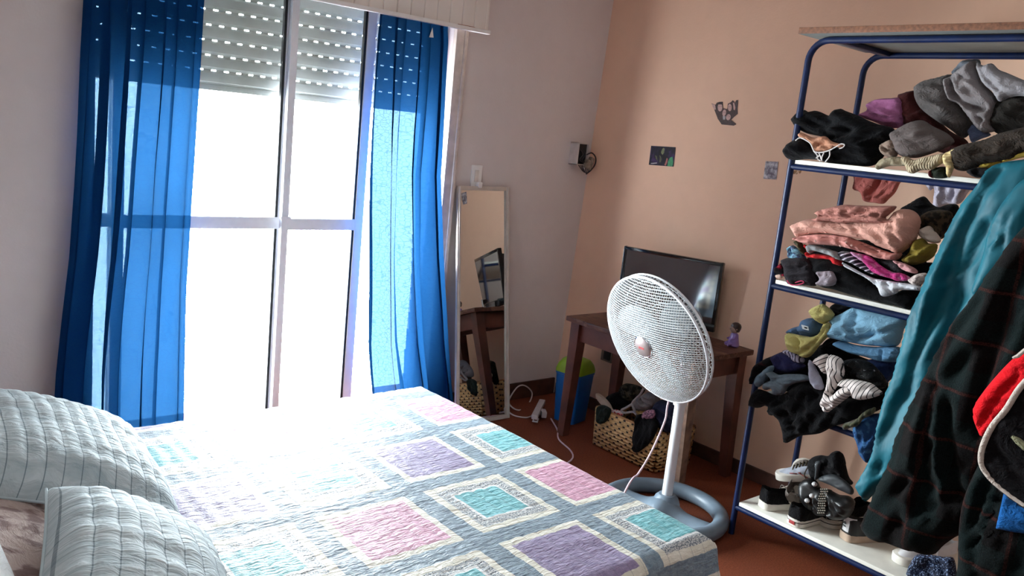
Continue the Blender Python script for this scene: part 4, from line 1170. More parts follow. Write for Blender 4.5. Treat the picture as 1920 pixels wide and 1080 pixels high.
# ================================================================ clothes, shelf by shelf (fronts face the room)
F_BLK = [fabric('black_jersey', rgb(9, 9, 12), var=0.3), fabric('black_twill', rgb(12, 11, 14), var=0.3), fabric('charcoal_knit_cloth', rgb(38, 35, 39), var=0.2)]
A6 = lambda pts: crop(1460, 160, 6, pts)
R8 = lambda pts: crop(1480, 20, 3.686, pts)
C6 = lambda pts: crop(1680, 220, 6, pts)
D6 = lambda pts: crop(1680, 90, 6, pts)
E6 = lambda pts: crop(1440, 320, 6, pts)
H6 = lambda pts: crop(1600, 320, 6, pts)
Q45 = lambda pts: crop(1440, 440, 4.5, pts)
J5 = lambda pts: crop(1400, 620, 5.143, pts)
G1_ = 'clothes piled on the top shelf of the rack'; G2_ = 'clothes piled on the second shelf of the rack'; G3_ = 'clothes piled on the third shelf of the rack'
X0 = RX
# ---- top shelf, back to front
garment('sweater', 'maroon sweater squeezed between the pink knit and the grey fleece', 'sweater', G1_, fabric('maroon_cloth', rgb(62, 26, 26), var=0.25),
        [R8([(760, 600), (800, 568), (850, 553), (895, 560), (930, 650), (1010, 730), (1110, 830), (1230, 900), (1230, 980), (1080, 990), (880, 900), (800, 800)])], X0+0.16, thick=0.06)
garment('knit_sweater', 'pink purple ribbed knit sweater on the top shelf', 'sweater', G1_, knit('pink_ribbed_knit', rgb(158, 98, 138), 0.02, 0.8, axis=1),
        [R8([(480, 725), (545, 690), (540, 652), (610, 612), (700, 605), (775, 602), (800, 640), (800, 740), (790, 806), (735, 812), (670, 805), (590, 770)])], X0+0.13, thick=0.06, fold=0.008, fold_dir=0.0,
        creases=[(R8([(560, 690), (650, 680), (780, 700)]), 0.012, 0.010), (R8([(600, 640), (700, 650), (790, 640)]), 0.010, 0.009)])
garment('fleece', 'dark grey fuzzy fleece bundle on the top shelf', 'fleece', G1_, fabric('grey_fleece', rgb(78, 73, 72), var=0.2, weave=160, bump=0.5, sheen=0.08),
        [R8([(880, 545), (905, 510), (960, 480), (1040, 462), (1130, 440), (1180, 480), (1200, 600), (1270, 760), (1262, 820), (1205, 882), (1130, 830), (1020, 760), (930, 690), (890, 620)])], X0+0.10, thick=0.10, fold=0.008)
garment('shirt', 'blue grey shirt with pale blue edge peeping out on the top shelf', 'shirt', G1_, fabric('blue_grey_cloth', rgb(98, 112, 146), var=0.2),
        [R8([(1225, 790), (1290, 790), (1390, 850), (1375, 870), (1330, 885), (1265, 912), (1250, 880)])], X0+0.10, thick=0.03)
garment('sweater', 'dark olive sweater at the right end of the top shelf, behind the grey sweatshirts', 'sweater', G1_, fabric('dark_olive_cloth', rgb(34, 31, 28), var=0.2),
        [R8([(1400, 660), (1500, 560), (1622, 540), (1760, 520), (1800, 760), (1640, 830), (1480, 860), (1400, 820), (1380, 740)])], X0+0.10, thick=0.09, fold=0.012)
garment('sweatshirt', 'slate grey garment hump at the back of the top shelf, under the upper tube', 'sweatshirt', G1_, fabric('slate_grey_cloth', rgb(96, 100, 108), var=0.12),
        [R8([(1130, 440), (1160, 390), (1210, 345), (1260, 338), (1320, 345), (1300, 420), (1200, 480)])], X0+0.16, thick=0.05)
garment('sweatshirt', 'light grey sweatshirt with folded collar at the top of the heap on the top shelf', 'sweatshirt', G1_, fabric('light_grey_jersey', rgb(118, 112, 113), var=0.08),
        [R8([(1075, 500), (1085, 470), (1125, 452), (1165, 418), (1230, 372), (1290, 345), (1312, 400), (1340, 500), (1410, 570), (1445, 640), (1420, 720), (1400, 790), (1425, 832), (1340, 842), (1290, 800), (1230, 720), (1170, 650), (1110, 622), (1090, 570)])],
        X0+0.05, thick=0.075, fold=0.012, fold_dir=-0.9, fold_w=0.05,
        creases=[(R8([(1140, 470), (1140, 540), (1180, 600), (1280, 660), (1370, 680)]), 0.04, 0.014), (R8([(1135, 590), (1200, 650), (1310, 690), (1350, 760)]), 0.035, 0.012), (R8([(1150, 520), (1200, 540)]), 0.02, 0.010)],
        ridges=[(R8([(1100, 500), (1105, 560), (1160, 640), (1260, 680), (1340, 720)]), 0.018, 0.010)])
garment('sweatshirt', 'pale grey sleeve flap lying over the right of the grey sweatshirt', 'sweatshirt', G1_, fabric('pale_grey_jersey', rgb(136, 133, 137), var=0.08),
        [R8([(1290, 343), (1335, 378), (1400, 364), (1450, 408), (1510, 432), (1622, 480), (1740, 520), (1720, 600), (1600, 590), (1530, 600), (1450, 628), (1410, 565), (1350, 515), (1312, 440)])], X0+0.02, thick=0.05, fold=0.008,
        creases=[(R8([(1340, 420), (1400, 480), (1460, 560)]), 0.016, 0.012)])
b_ = garment('black_trousers', 'large black trousers folded at the left of the top shelf', 'trousers', G1_, F_BLK[0],
        [A6([(170, 400), (215, 345), (285, 276), (335, 300), (400, 285), (470, 300), (580, 345), (630, 300), (690, 262), (760, 290), (870, 330), (1000, 390), (1130, 440), (1300, 490), (1300, 620), (1190, 680), (1180, 800), (1100, 885), (1000, 912), (850, 900), (620, 880), (540, 860), (560, 740), (640, 690), (560, 600), (450, 570), (330, 545), (240, 500), (200, 440)])],
        X0+0.06, thick=0.10, fold=0.016, creases=[(A6([(330, 320), (450, 420), (620, 520)]), 0.02, 0.012), (A6([(590, 350), (700, 450), (900, 520)]), 0.025, 0.014)])
garment('black_shirt', 'rounded black shirt bundle overhanging the left end of the top shelf', 'shirt', G1_, F_BLK[1],
        [A6([(90, 755), (130, 680), (190, 620), (270, 595), (350, 640), (420, 720), (560, 760), (600, 830), (560, 868), (430, 838), (300, 832), (190, 842), (130, 832)])], X0-0.015, thick=0.075, fold=0.008)
tn_ = garment('blouse', 'tan lace edged blouse tucked between the black clothes', 'blouse', G1_, fabric('tan_cloth', rgb(184, 134, 108), var=0.15),
        [A6([(240, 530), (290, 545), (400, 590), (520, 570), (600, 630), (690, 655), (740, 655), (735, 690), (690, 705), (640, 690), (560, 735), (470, 752), (405, 740), (370, 670), (310, 610), (235, 590)])], X0-0.035, thick=0.03, fold=0.010, creases=[(A6([(400, 720), (480, 670), (570, 700)]), 0.014, 0.008)])
m = MB()
for L in ([(190, 620), (240, 590), (310, 620), (360, 660), (400, 740), (470, 755), (560, 735), (640, 695), (700, 660), (740, 670), (720, 700), (680, 710)], [(390, 735), (430, 780), (440, 830), (470, 850)], [(450, 760), (470, 800), (490, 860)], [(510, 760), (490, 800), (485, 850)], [(575, 735), (570, 800), (520, 870)], [(430, 800), (460, 790), (420, 820)]):
    m.tube([tuple(on(0, X0-0.068, *q)) for q in spline(A6(L), 6)], 0.0022, 6)
m.build('lace_edge', fabric('white_lace', rgb(214, 208, 206), var=0.05), tn_)
garment('t_shirt', 'grey brown balled up t-shirt in the middle of the top shelf front', 't-shirt', G1_, fabric('grey_brown_jersey', rgb(92, 83, 81), var=0.12),
        [[(1672, 252), (1684, 242), (1698, 234), (1714, 227), (1732, 226), (1750, 237), (1776, 250), (1790, 266), (1774, 277), (1748, 288), (1720, 296), (1698, 295), (1684, 288), (1676, 270)]], X0+0.0, thick=0.07, fold=0.010)
garment('scarf', 'crumpled taupe scarf beside the grey brown t-shirt', 'scarf', G1_, fabric('taupe_cloth', rgb(124, 106, 94), var=0.15),
        [A6([(1140, 680), (1200, 635), (1290, 605), (1385, 640), (1395, 690), (1330, 725), (1340, 790), (1270, 812), (1200, 795), (1160, 760)])], X0-0.02, thick=0.035, fold=0.014, fold_w=0.018)
garment('sock', 'cream beige sock lying along the front edge of the top shelf', 'sock', G1_, fabric('beige_sock', rgb(146, 135, 112), var=0.12),
        [A6([(1100, 890), (1150, 830), (1230, 810), (1290, 800), (1380, 808), (1450, 830), (1440, 900), (1310, 908), (1240, 910), (1110, 950)])], X0-0.03, thick=0.022)
garment('knit_scarf', 'cream knitted scarf hanging at the front edge of the top shelf', 'scarf', G1_, knit('cream_knit', rgb(164, 150, 124), 0.008, 0.6),
        [C6([(60, 455), (130, 440), (200, 480), (300, 450), (450, 420), (535, 405), (560, 440), (540, 500), (480, 545), (400, 590), (280, 597), (200, 632), (135, 620), (115, 560)])], X0-0.04, thick=0.03, fold=0.008)
sw_ = garment('fuzzy_sweater', 'fuzzy dark brown sweater sleeve with cream cuff on the top shelf', 'sweater', G1_, fabric('brown_fuzzy_knit', rgb(52, 44, 38), var=0.2, weave=140, bump=0.6, sheen=0.03),
        [C6([(630, 370), (700, 330), (820, 290), (1000, 250), (1200, 170), (1440, 110), (1700, 60), (1760, 300), (1560, 380), (1440, 400), (1320, 460), (1150, 500), (1000, 530), (900, 570), (780, 605), (680, 590), (640, 530)])], X0-0.01, thick=0.07, fold=0.008)
garment_part('cuff', sw_, knit('cream_cuff', rgb(198, 176, 128), 0.010, 0.6, axis=1), C6([(540, 412), (600, 380), (665, 345), (690, 400), (685, 470), (665, 545), (560, 552), (535, 500)]), X0-0.045, thick=0.028, label='cream ribbed cuff')
garment_part('cuff', sw_, MATS['cream_cuff'], C6([(565, 550), (655, 540), (640, 600), (605, 680), (575, 650)]), X0-0.045, thick=0.02, label='cream ribbed cuff')
garment('vest', 'yellow vest under the brown sweater sleeve', 'vest', G1_, fabric('yellow_cloth', rgb(186, 160, 70), var=0.12),
        [C6([(890, 550), (1000, 510), (1200, 480), (1440, 375), (1600, 330), (1640, 440), (1440, 450), (1280, 490), (1150, 520), (1060, 575), (950, 565)])], X0+0.0, thick=0.03)
garment('black_sock', 'black sock by the teal jacket on the top shelf front', 'sock', G1_, F_BLK[1],
        [C6([(795, 610), (880, 570), (1020, 570), (1100, 580), (1060, 650), (940, 682), (860, 662)])], X0-0.03, thick=0.03)
garment('beanie', 'dark green beanie with maroon end at the front edge of the top shelf', 'beanie', G1_, [fabric('dark_green_knit', rgb(34, 40, 30), var=0.2), fabric('maroon_knit', rgb(84, 30, 36), var=0.2)],
        [C6([(400, 600), (450, 565), (560, 560), (580, 640), (575, 680), (470, 690), (410, 670)]), (C6([(385, 670), (395, 600), (430, 590), (435, 680)]), dict(mi=1))], X0-0.012, thick=0.03, back=0.8)
# ---- hanging off the back of the top shelf
garment('cardigan', 'dusty rose cardigan hanging down behind the top shelf', 'cardigan', None, fabric('dusty_rose_cloth', rgb(164, 92, 86), var=0.12),
        [H6([(0, 210), (20, 110), (45, 20), (540, 60), (520, 150), (470, 250), (400, 320), (340, 372), (230, 362), (120, 342), (105, 280), (60, 232)])], RB+0.045, thick=0.03, fold=0.008, fold_dir=1.1, back=0.3,
        creases=[(H6([(310, 110), (230, 220), (160, 290)]), 0.018, 0.008), (H6([(320, 110), (260, 230), (190, 350)]), 0.02, 0.010)])
garment('t_shirt', 'pale lavender grey t-shirt hanging behind the top shelf near the teal jacket', 't-shirt', None, fabric('lavender_grey_cloth', rgb(168, 162, 176), var=0.1),
        [H6([(815, 100), (1320, 140), (1280, 260), (1200, 370), (1060, 378), (970, 412), (900, 392), (910, 205), (865, 225), (830, 180)])], RB+0.045, thick=0.03, fold=0.010, fold_dir=1.4, back=0.3)

# ---- second shelf
garment('dark_gap_cloth', 'black cloth added to darken the gaps at the back of the second shelf behind the pink dress', 'leggings', G2_, F_BLK[0],  # added backing so the gaps between the clothes look dark
        [Q45([(320, 110), (600, 60), (900, 40), (1180, 60), (1320, 160), (1330, 330), (1250, 460), (1000, 420), (700, 330), (420, 260)])], X0+0.14, thick=0.05)
garment('blouse', 'black top with a pointed corner behind the folded pink dress', 'top', G2_, F_BLK[1],
        [H6([(540, 440), (650, 360), (790, 288), (880, 370), (960, 412), (1060, 380), (1180, 390), (1180, 520), (1100, 570), (960, 570), (760, 620), (700, 520)])], X0+0.13, thick=0.05)
garment('patterned_blouse', 'dark brown patterned top behind the white printed one', 'top', G2_, fabric('brown_print_cloth', rgb(26, 20, 16), col2=rgb(62, 50, 36), scale=60),
        [H6([(735, 600), (800, 480), (950, 440), (1110, 470), (1100, 620), (1000, 770), (900, 700), (780, 680)])], X0+0.09, thick=0.06)
garment('printed_blouse', 'white top with pinkish print next to the yellow garment', 'top', G2_, fabric('white_pink_cloth', rgb(190, 176, 164), col2=rgb(206, 104, 96), scale=26, mid=0.62),
        [H6([(735, 690), (790, 640), (860, 622), (930, 690), (985, 770), (960, 815), (850, 805), (760, 745)])], X0+0.04, thick=0.04)
garment('yellow_blouse', 'olive yellow crumpled top at the right of the second shelf', 'top', G2_, fabric('olive_yellow_cloth', rgb(118, 102, 40), var=0.18),
        [H6([(560, 1000), (640, 920), (700, 800), (740, 765), (800, 762), (840, 815), (945, 830), (900, 970), (760, 1045), (640, 1060)])], X0+0.02, thick=0.06, fold=0.014)
garment('black_leggings', 'black leggings heap on the second shelf front', 'leggings', G2_, F_BLK[0],
        [Q45([(330, 200), (520, 210), (640, 255), (700, 290), (820, 360), (900, 415), (1000, 470), (1090, 480), (1180, 450), (1290, 440), (1260, 560), (1200, 630), (1100, 605), (900, 560), (700, 508), (560, 465), (430, 430), (390, 330)])], X0+0.01, thick=0.05, fold=0.008)
garment('black_shirt', 'black shirt under the yellow top at the right of the second shelf', 'shirt', G2_, F_BLK[1],
        [Q45([(1040, 200), (1130, 160), (1250, 230), (1400, 240), (1380, 330), (1300, 400), (1180, 420), (1080, 300)])], X0+0.05, thick=0.05)
garment('dress', 'large dusty pink dress folded in the middle of the second shelf', 'dress', G2_, fabric('dusty_pink_cloth', rgb(188, 140, 126), var=0.07),
        [[(1487, 423), (1498, 417), (1510, 412), (1530, 410), (1560, 413), (1600, 415), (1665, 412), (1682, 395), (1700, 392), (1716, 397), (1726, 411), (1722, 435), (1716, 453), (1700, 468), (1686, 477), (1671, 470), (1650, 463), (1630, 452), (1600, 446), (1570, 441), (1545, 439), (1520, 442), (1500, 446), (1493, 437)]],
        X0+0.0, thick=0.085, fold=0.010, fold_dir=-0.3, fold_w=0.035,
        creases=[([(1603, 419), (1618, 434), (1634, 453)], 0.022, 0.011), ([(1560, 420), (1590, 430), (1610, 444)], 0.012, 0.010), ([(1690, 395), (1690, 430), (1696, 462)], 0.012, 0.012), ([(1640, 420), (1662, 440), (1684, 470)], 0.012, 0.012), ([(1495, 424), (1530, 430), (1570, 438)], 0.008, 0.008)])
garment('blouse', 'dusty rose ruffled blouse folded on the pink dress, topmost of the second shelf', 'blouse', G2_, fabric('rose_cloth', rgb(160, 108, 98), var=0.1),
        [[(1529, 401), (1541, 393), (1557, 389), (1582, 384), (1607, 385), (1640, 386), (1678, 386), (1679, 391), (1668, 402), (1660, 410), (1684, 414), (1682, 419), (1640, 418), (1600, 417), (1575, 418), (1556, 415), (1535, 415), (1522, 412), (1538, 406)]],
        X0-0.045, thick=0.055, fold=0.008, fold_dir=0.1, fold_w=0.012,
        creases=[([(1545, 405), (1580, 407), (1620, 401), (1654, 403)], 0.024, 0.005), ([(1530, 411), (1570, 413), (1610, 408), (1660, 408)], 0.02, 0.004), ([(1545, 395), (1560, 404)], 0.012, 0.005)])
pb = garment('blouse', 'pink blouse with pearly buttons under the folded pink dress', 'blouse', G2_, fabric('salmon_cloth', rgb(182, 124, 116), var=0.1),
        [[(1489, 447), (1510, 441), (1545, 439), (1590, 444), (1612, 452), (1640, 463), (1672, 474), (1690, 474), (1684, 487), (1668, 488), (1650, 485), (1630, 478), (1610, 471), (1580, 463), (1550, 460), (1520, 459), (1503, 454)]],
        X0-0.015, thick=0.06, fold=0.010, fold_dir=-0.35, creases=[([(1500, 447), (1560, 446), (1600, 450), (1650, 472)], 0.025, 0.006), ([(1600, 448), (1625, 462), (1665, 480)], 0.02, 0.007)])
pm_ = plain('pearl', rgb(214, 178, 168), 0.25, var=0.02)
for q in ((1529, 451.5), (1586.5, 454), (1597, 460), (1576, 461)):
    m = MB(); m.lathe([(0, -0.0055), (0.0055, 0), (0, 0.0055)], on(0, X0-0.072, *q), n=10); m.build('pearl_button', pm_, pb)
garment('scrunchie', 'light blue frilled scrunchie at the left of the second shelf', 'scrunchie', G2_, fabric('light_blue_cloth', rgb(118, 160, 178), col2=rgb(70, 82, 110), scale=70),
        [E6([(220, 870), (280, 840), (340, 875), (390, 900), (420, 960), (430, 1010), (330, 1010), (250, 990), (235, 930)])], X0-0.0, thick=0.035, fold=0.014, fold_w=0.012)
garment('sock', 'dark olive sock between the blue scrunchie and the pink blouse', 'sock', G2_, fabric('olive_sock', rgb(58, 54, 38), var=0.2),
        [E6([(295, 810), (330, 780), (375, 800), (420, 880), (460, 970), (400, 940), (350, 870)])], X0-0.01, thick=0.025)
garment('red_shirt', 'bright red top showing under the grey striped tee on the second shelf', 'top', G2_, fabric('red_cloth', rgb(190, 40, 44), var=0.12),
        [Q45([(300, 80), (345, 105), (350, 165), (400, 160), (540, 178), (600, 200), (645, 262), (570, 252), (520, 212), (350, 195), (328, 130)])], X0-0.015, thick=0.035)
garment('grey_tee', 'grey t-shirt with pale hem folded above the red top', 't-shirt', G2_, fabric('cool_grey_jersey', rgb(136, 138, 140), var=0.1),
        [Q45([(335, 90), (420, 92), (520, 125), (600, 155), (640, 215), (600, 215), (545, 185), (470, 160), (400, 142), (350, 160)])], X0-0.03, thick=0.03, fold=0.006, fold_dir=-0.4)
garment('striped_blouse', 'dark purple top with thin white stripes folded on the second shelf', 'top', G2_, striped('purple_white_stripe', rgb(26, 18, 30), rgb(180, 170, 184), 0.016, 0.3, axis=1),
        [Q45([(600, 150), (700, 145), (780, 185), (810, 240), (900, 290), (960, 345), (880, 335), (790, 290), (700, 240), (630, 215)])], X0-0.025, thick=0.035, fold=0.006, uvrot=0.5)
garment('dark_shirt', 'dark grey top folded beside the magenta one', 'top', G2_, F_BLK[2],
        [Q45([(960, 210), (1060, 215), (1140, 240), (1200, 300), (1150, 340), (1060, 320), (980, 260)])], X0-0.01, thick=0.035)
garment('pink_shirt', 'dusty pink cloth end to the right of the magenta top', 'top', G2_, fabric('pale_rose_cloth', rgb(186, 136, 138), var=0.1),
        [Q45([(1055, 220), (1150, 240), (1250, 290), (1262, 325), (1200, 322), (1120, 285)])], X0-0.035, thick=0.025)
garment('magenta_shirt', 'magenta pink top with bright piping on the second shelf', 'top', G2_, fabric('magenta_cloth', rgb(170, 52, 112), col2=rgb(186, 134, 168), scale=22, mid=0.56),
        [Q45([(690, 145), (800, 165), (870, 190), (960, 265), (1060, 318), (1130, 325), (1215, 375), (1110, 395), (1040, 372), (900, 325), (820, 245), (750, 195)])], X0-0.045, thick=0.03, fold=0.008, fold_dir=-0.55,
        creases=[(Q45([(800, 180), (900, 240), (1040, 340), (1130, 370)]), 0.014, 0.006)])
garment('white_shirt', 'whitish grey shirt with dangling corner over the second shelf front', 'shirt', G2_, fabric('whitish_cloth', rgb(192, 194, 200), var=0.08),
        [Q45([(625, 232), (700, 270), (800, 325), (900, 368), (1000, 385), (1090, 400), (1280, 430), (1290, 470), (1200, 468), (1105, 470), (1085, 495), (970, 522), (930, 450), (880, 405), (820, 362), (700, 300), (650, 272)])], X0-0.05, thick=0.03, fold=0.009, fold_dir=-0.45,
        creases=[(Q45([(880, 390), (960, 420), (1060, 440)]), 0.014, 0.006), (Q45([(1000, 410), (1040, 460), (1060, 490)]), 0.012, 0.006)])
garment('lace_blouse', 'white lace top at the right of the second shelf, touching the teal jacket', 'top', G2_, fabric('lace_white', rgb(204, 190, 184), col2=rgb(160, 146, 142), scale=80),
        [Q45([(1185, 385), (1230, 345), (1290, 325), (1345, 330), (1320, 400), (1280, 430), (1230, 425)])], X0-0.04, thick=0.03)
b_ = garment('jacket', 'charcoal jacket with pink piping hanging at the left of the second shelf', 'jacket', G2_, F_BLK[2],
        [Q45([(120, 215), (200, 192), (330, 205), (395, 290), (412, 420), (370, 432), (300, 425), (230, 432), (170, 410), (150, 345), (140, 270)])], X0-0.02, thick=0.045, fold=0.010)
m = MB(); m.tube([tuple(on(0, X0-0.056, *q)) for q in spline(Q45([(160, 385), (190, 420), (240, 425), (300, 408), (285, 390), (230, 405)]), 6)], 0.0022, 6)
m.build('piping', fabric('pink_piping', rgb(196, 72, 104)), b_)
garment('red_black_shirt', 'red and black top at the far left of the second shelf', 'top', G2_, fabric('red_black_cloth', rgb(18, 12, 16), col2=rgb(150, 26, 46), scale=24, mid=0.54),
        [Q45([(68, 275), (120, 240), (150, 300), (170, 355), (120, 350), (66, 330)])], X0+0.01, thick=0.03)
garment('nude_sock', 'small nude sock tip at the far left of the second shelf', 'sock', G2_, fabric('nude_cloth', rgb(196, 164, 150)),
        [Q45([(62, 342), (105, 335), (125, 360), (100, 372), (64, 362)])], X0-0.005, thick=0.015)
garment('grey_sock', 'crumpled grey sock on the black leggings', 'sock', G2_, fabric('grey_sock', rgb(140, 130, 138), var=0.1),
        [Q45([(405, 318), (460, 310), (540, 310), (570, 350), (580, 400), (540, 432), (430, 432), (405, 405), (440, 375)])], X0-0.04, thick=0.03, fold=0.008)

# ---- third shelf
garment('black_gap_cloth', 'black cloth added to darken the gaps at the back of the third shelf behind the striped shirt', 'coat', G3_, F_BLK[0],  # dark filler added behind the pile, hides the wall in its gaps
        [J5([(150, 320), (330, 210), (560, 200), (760, 120), (900, 110), (1080, 240), (1300, 330), (1360, 470), (1320, 660), (1000, 720), (620, 640), (300, 560), (140, 480)])], X0+0.12, thick=0.06)
garment('black_trousers', 'black trousers at the back of the third shelf, under the jeans', 'trousers', G3_, F_BLK[1],
        [J5([(720, 160), (800, 70), (900, 90), (980, 170), (1100, 250), (1200, 310), (1100, 330), (930, 310), (780, 230)])], X0+0.10, thick=0.05)
garment('dark_jeans', 'dark blue jeans lowest of the jeans on the third shelf', 'jeans', G3_, fabric('dark_denim', rgb(34, 50, 88), var=0.18),
        [J5([(1150, 290), (1250, 270), (1440, 285), (1440, 420), (1380, 480), (1340, 500), (1280, 380), (1210, 320)])], X0+0.06, thick=0.06)
garment('beret', 'small black beret behind the light blue jeans', 'beret', G3_, F_BLK[0],
        [Q45([(535, 625), (560, 585), (600, 572), (700, 588), (740, 610), (640, 680), (570, 700)])], X0+0.10, thick=0.05)
garment('light_jeans', 'light blue jeans folded on top on the third shelf', 'jeans', G3_, fabric('light_denim', rgb(122, 166, 192), var=0.14, scale=8),
        [Q45([(527, 705), (600, 675), (690, 625), (745, 606), (800, 612), (1000, 655), (1168, 700), (1160, 780), (1140, 810), (1120, 900), (1070, 945), (900, 940), (800, 930), (650, 900), (512, 862), (500, 800), (560, 770), (535, 740)])], X0+0.03, thick=0.085, fold=0.012, fold_dir=0.5, fold_w=0.04,
        creases=[(Q45([(530, 735), (600, 705), (690, 650)]), 0.016, 0.007), (Q45([(780, 620), (790, 720), (770, 830), (810, 920)]), 0.018, 0.014), (Q45([(800, 900), (830, 870), (1000, 830), (1160, 770)]), 0.024, 0.008), (Q45([(690, 860), (720, 900)]), 0.012, 0.010)],
        ridges=[(Q45([(720, 740), (740, 840), (780, 900)]), 0.014, 0.016)])
garment('jeans', 'mid blue jeans folded below the light blue jeans', 'jeans', G3_, fabric('mid_denim', rgb(92, 134, 168), var=0.14),
        [Q45([(570, 915), (620, 893), (740, 928), (900, 945), (1112, 950), (1118, 1060), (1000, 1072), (850, 1032), (720, 1000), (620, 955)])], X0+0.02, thick=0.07, fold=0.010,
        creases=[(Q45([(1000, 965), (1010, 1010), (1000, 1060)]), 0.012, 0.006), (Q45([(640, 915), (760, 950), (900, 965)]), 0.012, 0.008)])
garment('navy_jeans', 'very dark navy jeans hanging behind the black cloth of the third shelf', 'jeans', G3_, fabric('navy_denim', rgb(38, 72, 116), col2=rgb(64, 108, 150), scale=40, mid=0.6),
        [J5([(1030, 950), (1080, 880), (1150, 820), (1320, 800), (1300, 920), (1250, 1080), (1215, 1240), (1170, 1275), (1100, 1190), (1075, 1100)])], X0-0.01, thick=0.04, fold=0.008, fold_dir=1.3)
garment('yellow_shorts', 'pale yellow shorts with an upright rolled leg on the third shelf', 'shorts', G3_, fabric('pale_yellow_cloth', rgb(180, 170, 108), var=0.08),
        [Q45([(158, 842), (210, 835), (300, 855), (380, 860), (440, 825), (480, 750), (525, 745), (522, 800), (512, 852), (440, 930), (365, 1022), (305, 1037), (252, 1010), (180, 972)]),
         (Q45([(365, 632), (440, 588), (482, 592), (552, 658), (548, 702), (480, 752), (440, 742), (385, 695)]), dict(thick=0.05))], X0-0.01, thick=0.045, fold=0.008,
        creases=[(Q45([(240, 850), (280, 900), (290, 950)]), 0.02, 0.007), (Q45([(280, 1010), (360, 960), (450, 870), (510, 780)]), 0.022, 0.008)])
dn = garment('denim_shorts', 'rolled blue denim shorts with a white tag beside the yellow shorts', 'shorts', G3_, fabric('slate_denim', rgb(74, 98, 128), var=0.2),
        [Q45([(155, 835), (200, 790), (280, 765), (300, 722), (355, 704), (430, 720), (465, 780), (450, 830), (380, 862), (300, 852), (200, 832)])], X0+0.025, thick=0.06, fold=0.010, creases=[(Q45([(270, 780), (290, 820), (380, 850)]), 0.02, 0.008)])
tgp = Q45([(280, 760), (335, 775), (340, 808), (290, 795)])
m = MB(); P_ = [on(0, X0-0.055, *q) for q in tgp]; m.loft([P_, [p+Vector((0.004, 0, 0)) for p in P_]]); tgo = m.build('care_tag', fabric('white_tag', rgb(216, 220, 222)), dn, smooth=False)
m = MB(); P_ = [on(0, X0-0.0562, *q) for q in Q45([(305, 777), (328, 783), (330, 795), (307, 789)])]; m.loft([P_, [p+Vector((0.001, 0, 0)) for p in P_]]); m.build('tag_print', F_BLACK, tgo, smooth=False)
garment('navy_shirt', 'navy purple top crumpled at the left of the third shelf', 'top', G3_, fabric('navy_purple_cloth', rgb(36, 36, 70), var=0.22),
        [J5([(255, 255), (300, 220), (360, 205), (430, 235), (530, 310), (570, 345), (490, 400), (370, 405), (295, 400), (275, 320)])], X0+0.0, thick=0.06, fold=0.012)
garment('striped_sock', 'lavender and black striped cloth behind the navy purple top', 'sock', G3_, striped('lavender_stripe', rgb(160, 154, 178), rgb(50, 44, 60), 0.012, 0.35),
        [J5([(345, 195), (430, 188), (500, 225), (555, 275), (540, 315), (470, 292), (400, 235)])], X0+0.0, thick=0.04, uvrot=0.5)
garment('blouse', 'black top with reddish patch at the far left of the third shelf', 'top', G3_, fabric('black_red_cloth', rgb(12, 11, 14), col2=rgb(60, 22, 30), scale=20, mid=0.62),
        [J5([(60, 420), (90, 340), (150, 290), (240, 248), (290, 265), (290, 340), (230, 350), (180, 370), (110, 450), (60, 520), (42, 480)])], X0+0.0, thick=0.05)
garment('grey_blue_shirt', 'grey blue top draped at the left end of the third shelf', 'top', G3_, fabric('grey_blue_cloth', rgb(98, 118, 134), var=0.12),
        [J5([(80, 462), (150, 395), (210, 345), (265, 340), (245, 410), (190, 470), (155, 520), (108, 542)])], X0-0.05, thick=0.03)
garment('grey_shorts', 'grey denim shorts lying on the black cloth of the third shelf', 'shorts', G3_, fabric('grey_denim', rgb(92, 104, 114), var=0.15),
        [J5([(195, 402), (250, 395), (310, 425), (400, 418), (560, 425), (625, 470), (560, 492), (500, 502), (410, 535), (370, 600), (335, 615), (270, 620), (250, 560), (180, 572), (170, 510), (240, 470)])], X0-0.06, thick=0.035, fold=0.008,
        creases=[(J5([(240, 500), (320, 460), (420, 440), (560, 440)]), 0.014, 0.007)])
garment('black_dress', 'big black cloth hanging over the front of the third shelf', 'dress', G3_, F_BLK[0],
        [J5([(35, 715), (60, 620), (100, 565), (180, 580), (270, 618), (370, 605), (500, 505), (620, 490), (760, 550), (900, 640), (1100, 650), (1310, 600), (1340, 690), (1280, 765), (1100, 832), (950, 892), (840, 922), (700, 992), (530, 1012), (460, 1045), (385, 1085), (370, 1060), (350, 930), (280, 812), (240, 820), (200, 722), (130, 742), (70, 742)])], X0-0.035, thick=0.045, fold=0.012, fold_dir=1.0,
        creases=[(J5([(280, 640), (400, 760), (520, 980)]), 0.012, 0.014), (J5([(640, 540), (760, 700), (800, 900)]), 0.012, 0.014)])
garment('grey_sock', 'long pale grey sock lying beside the striped shirt', 'sock', G3_, fabric('pale_grey_sock', rgb(150, 150, 166), var=0.1),
        [J5([(598, 300), (615, 285), (645, 320), (690, 400), (730, 480), (745, 555), (700, 572), (640, 530), (615, 470)])], X0-0.085, thick=0.03)
garment('flecked_shirt', 'black shiny top with white flecks at the right of the third shelf', 'top', G3_, fabric('flecked_black', rgb(10, 10, 12), col2=rgb(200, 200, 206), scale=60, mid=0.74, rough=0.5),
        [J5([(930, 300), (1020, 272), (1110, 275), (1200, 312), (1280, 390), (1345, 480), (1342, 545), (1270, 562), (1215, 515), (1080, 485), (950, 470), (925, 390)])], X0-0.04, thick=0.05, fold=0.010)
STR = striped('white_black_stripe', rgb(206, 196, 192), rgb(34, 32, 36), 0.0145, 0.2, axis=0)
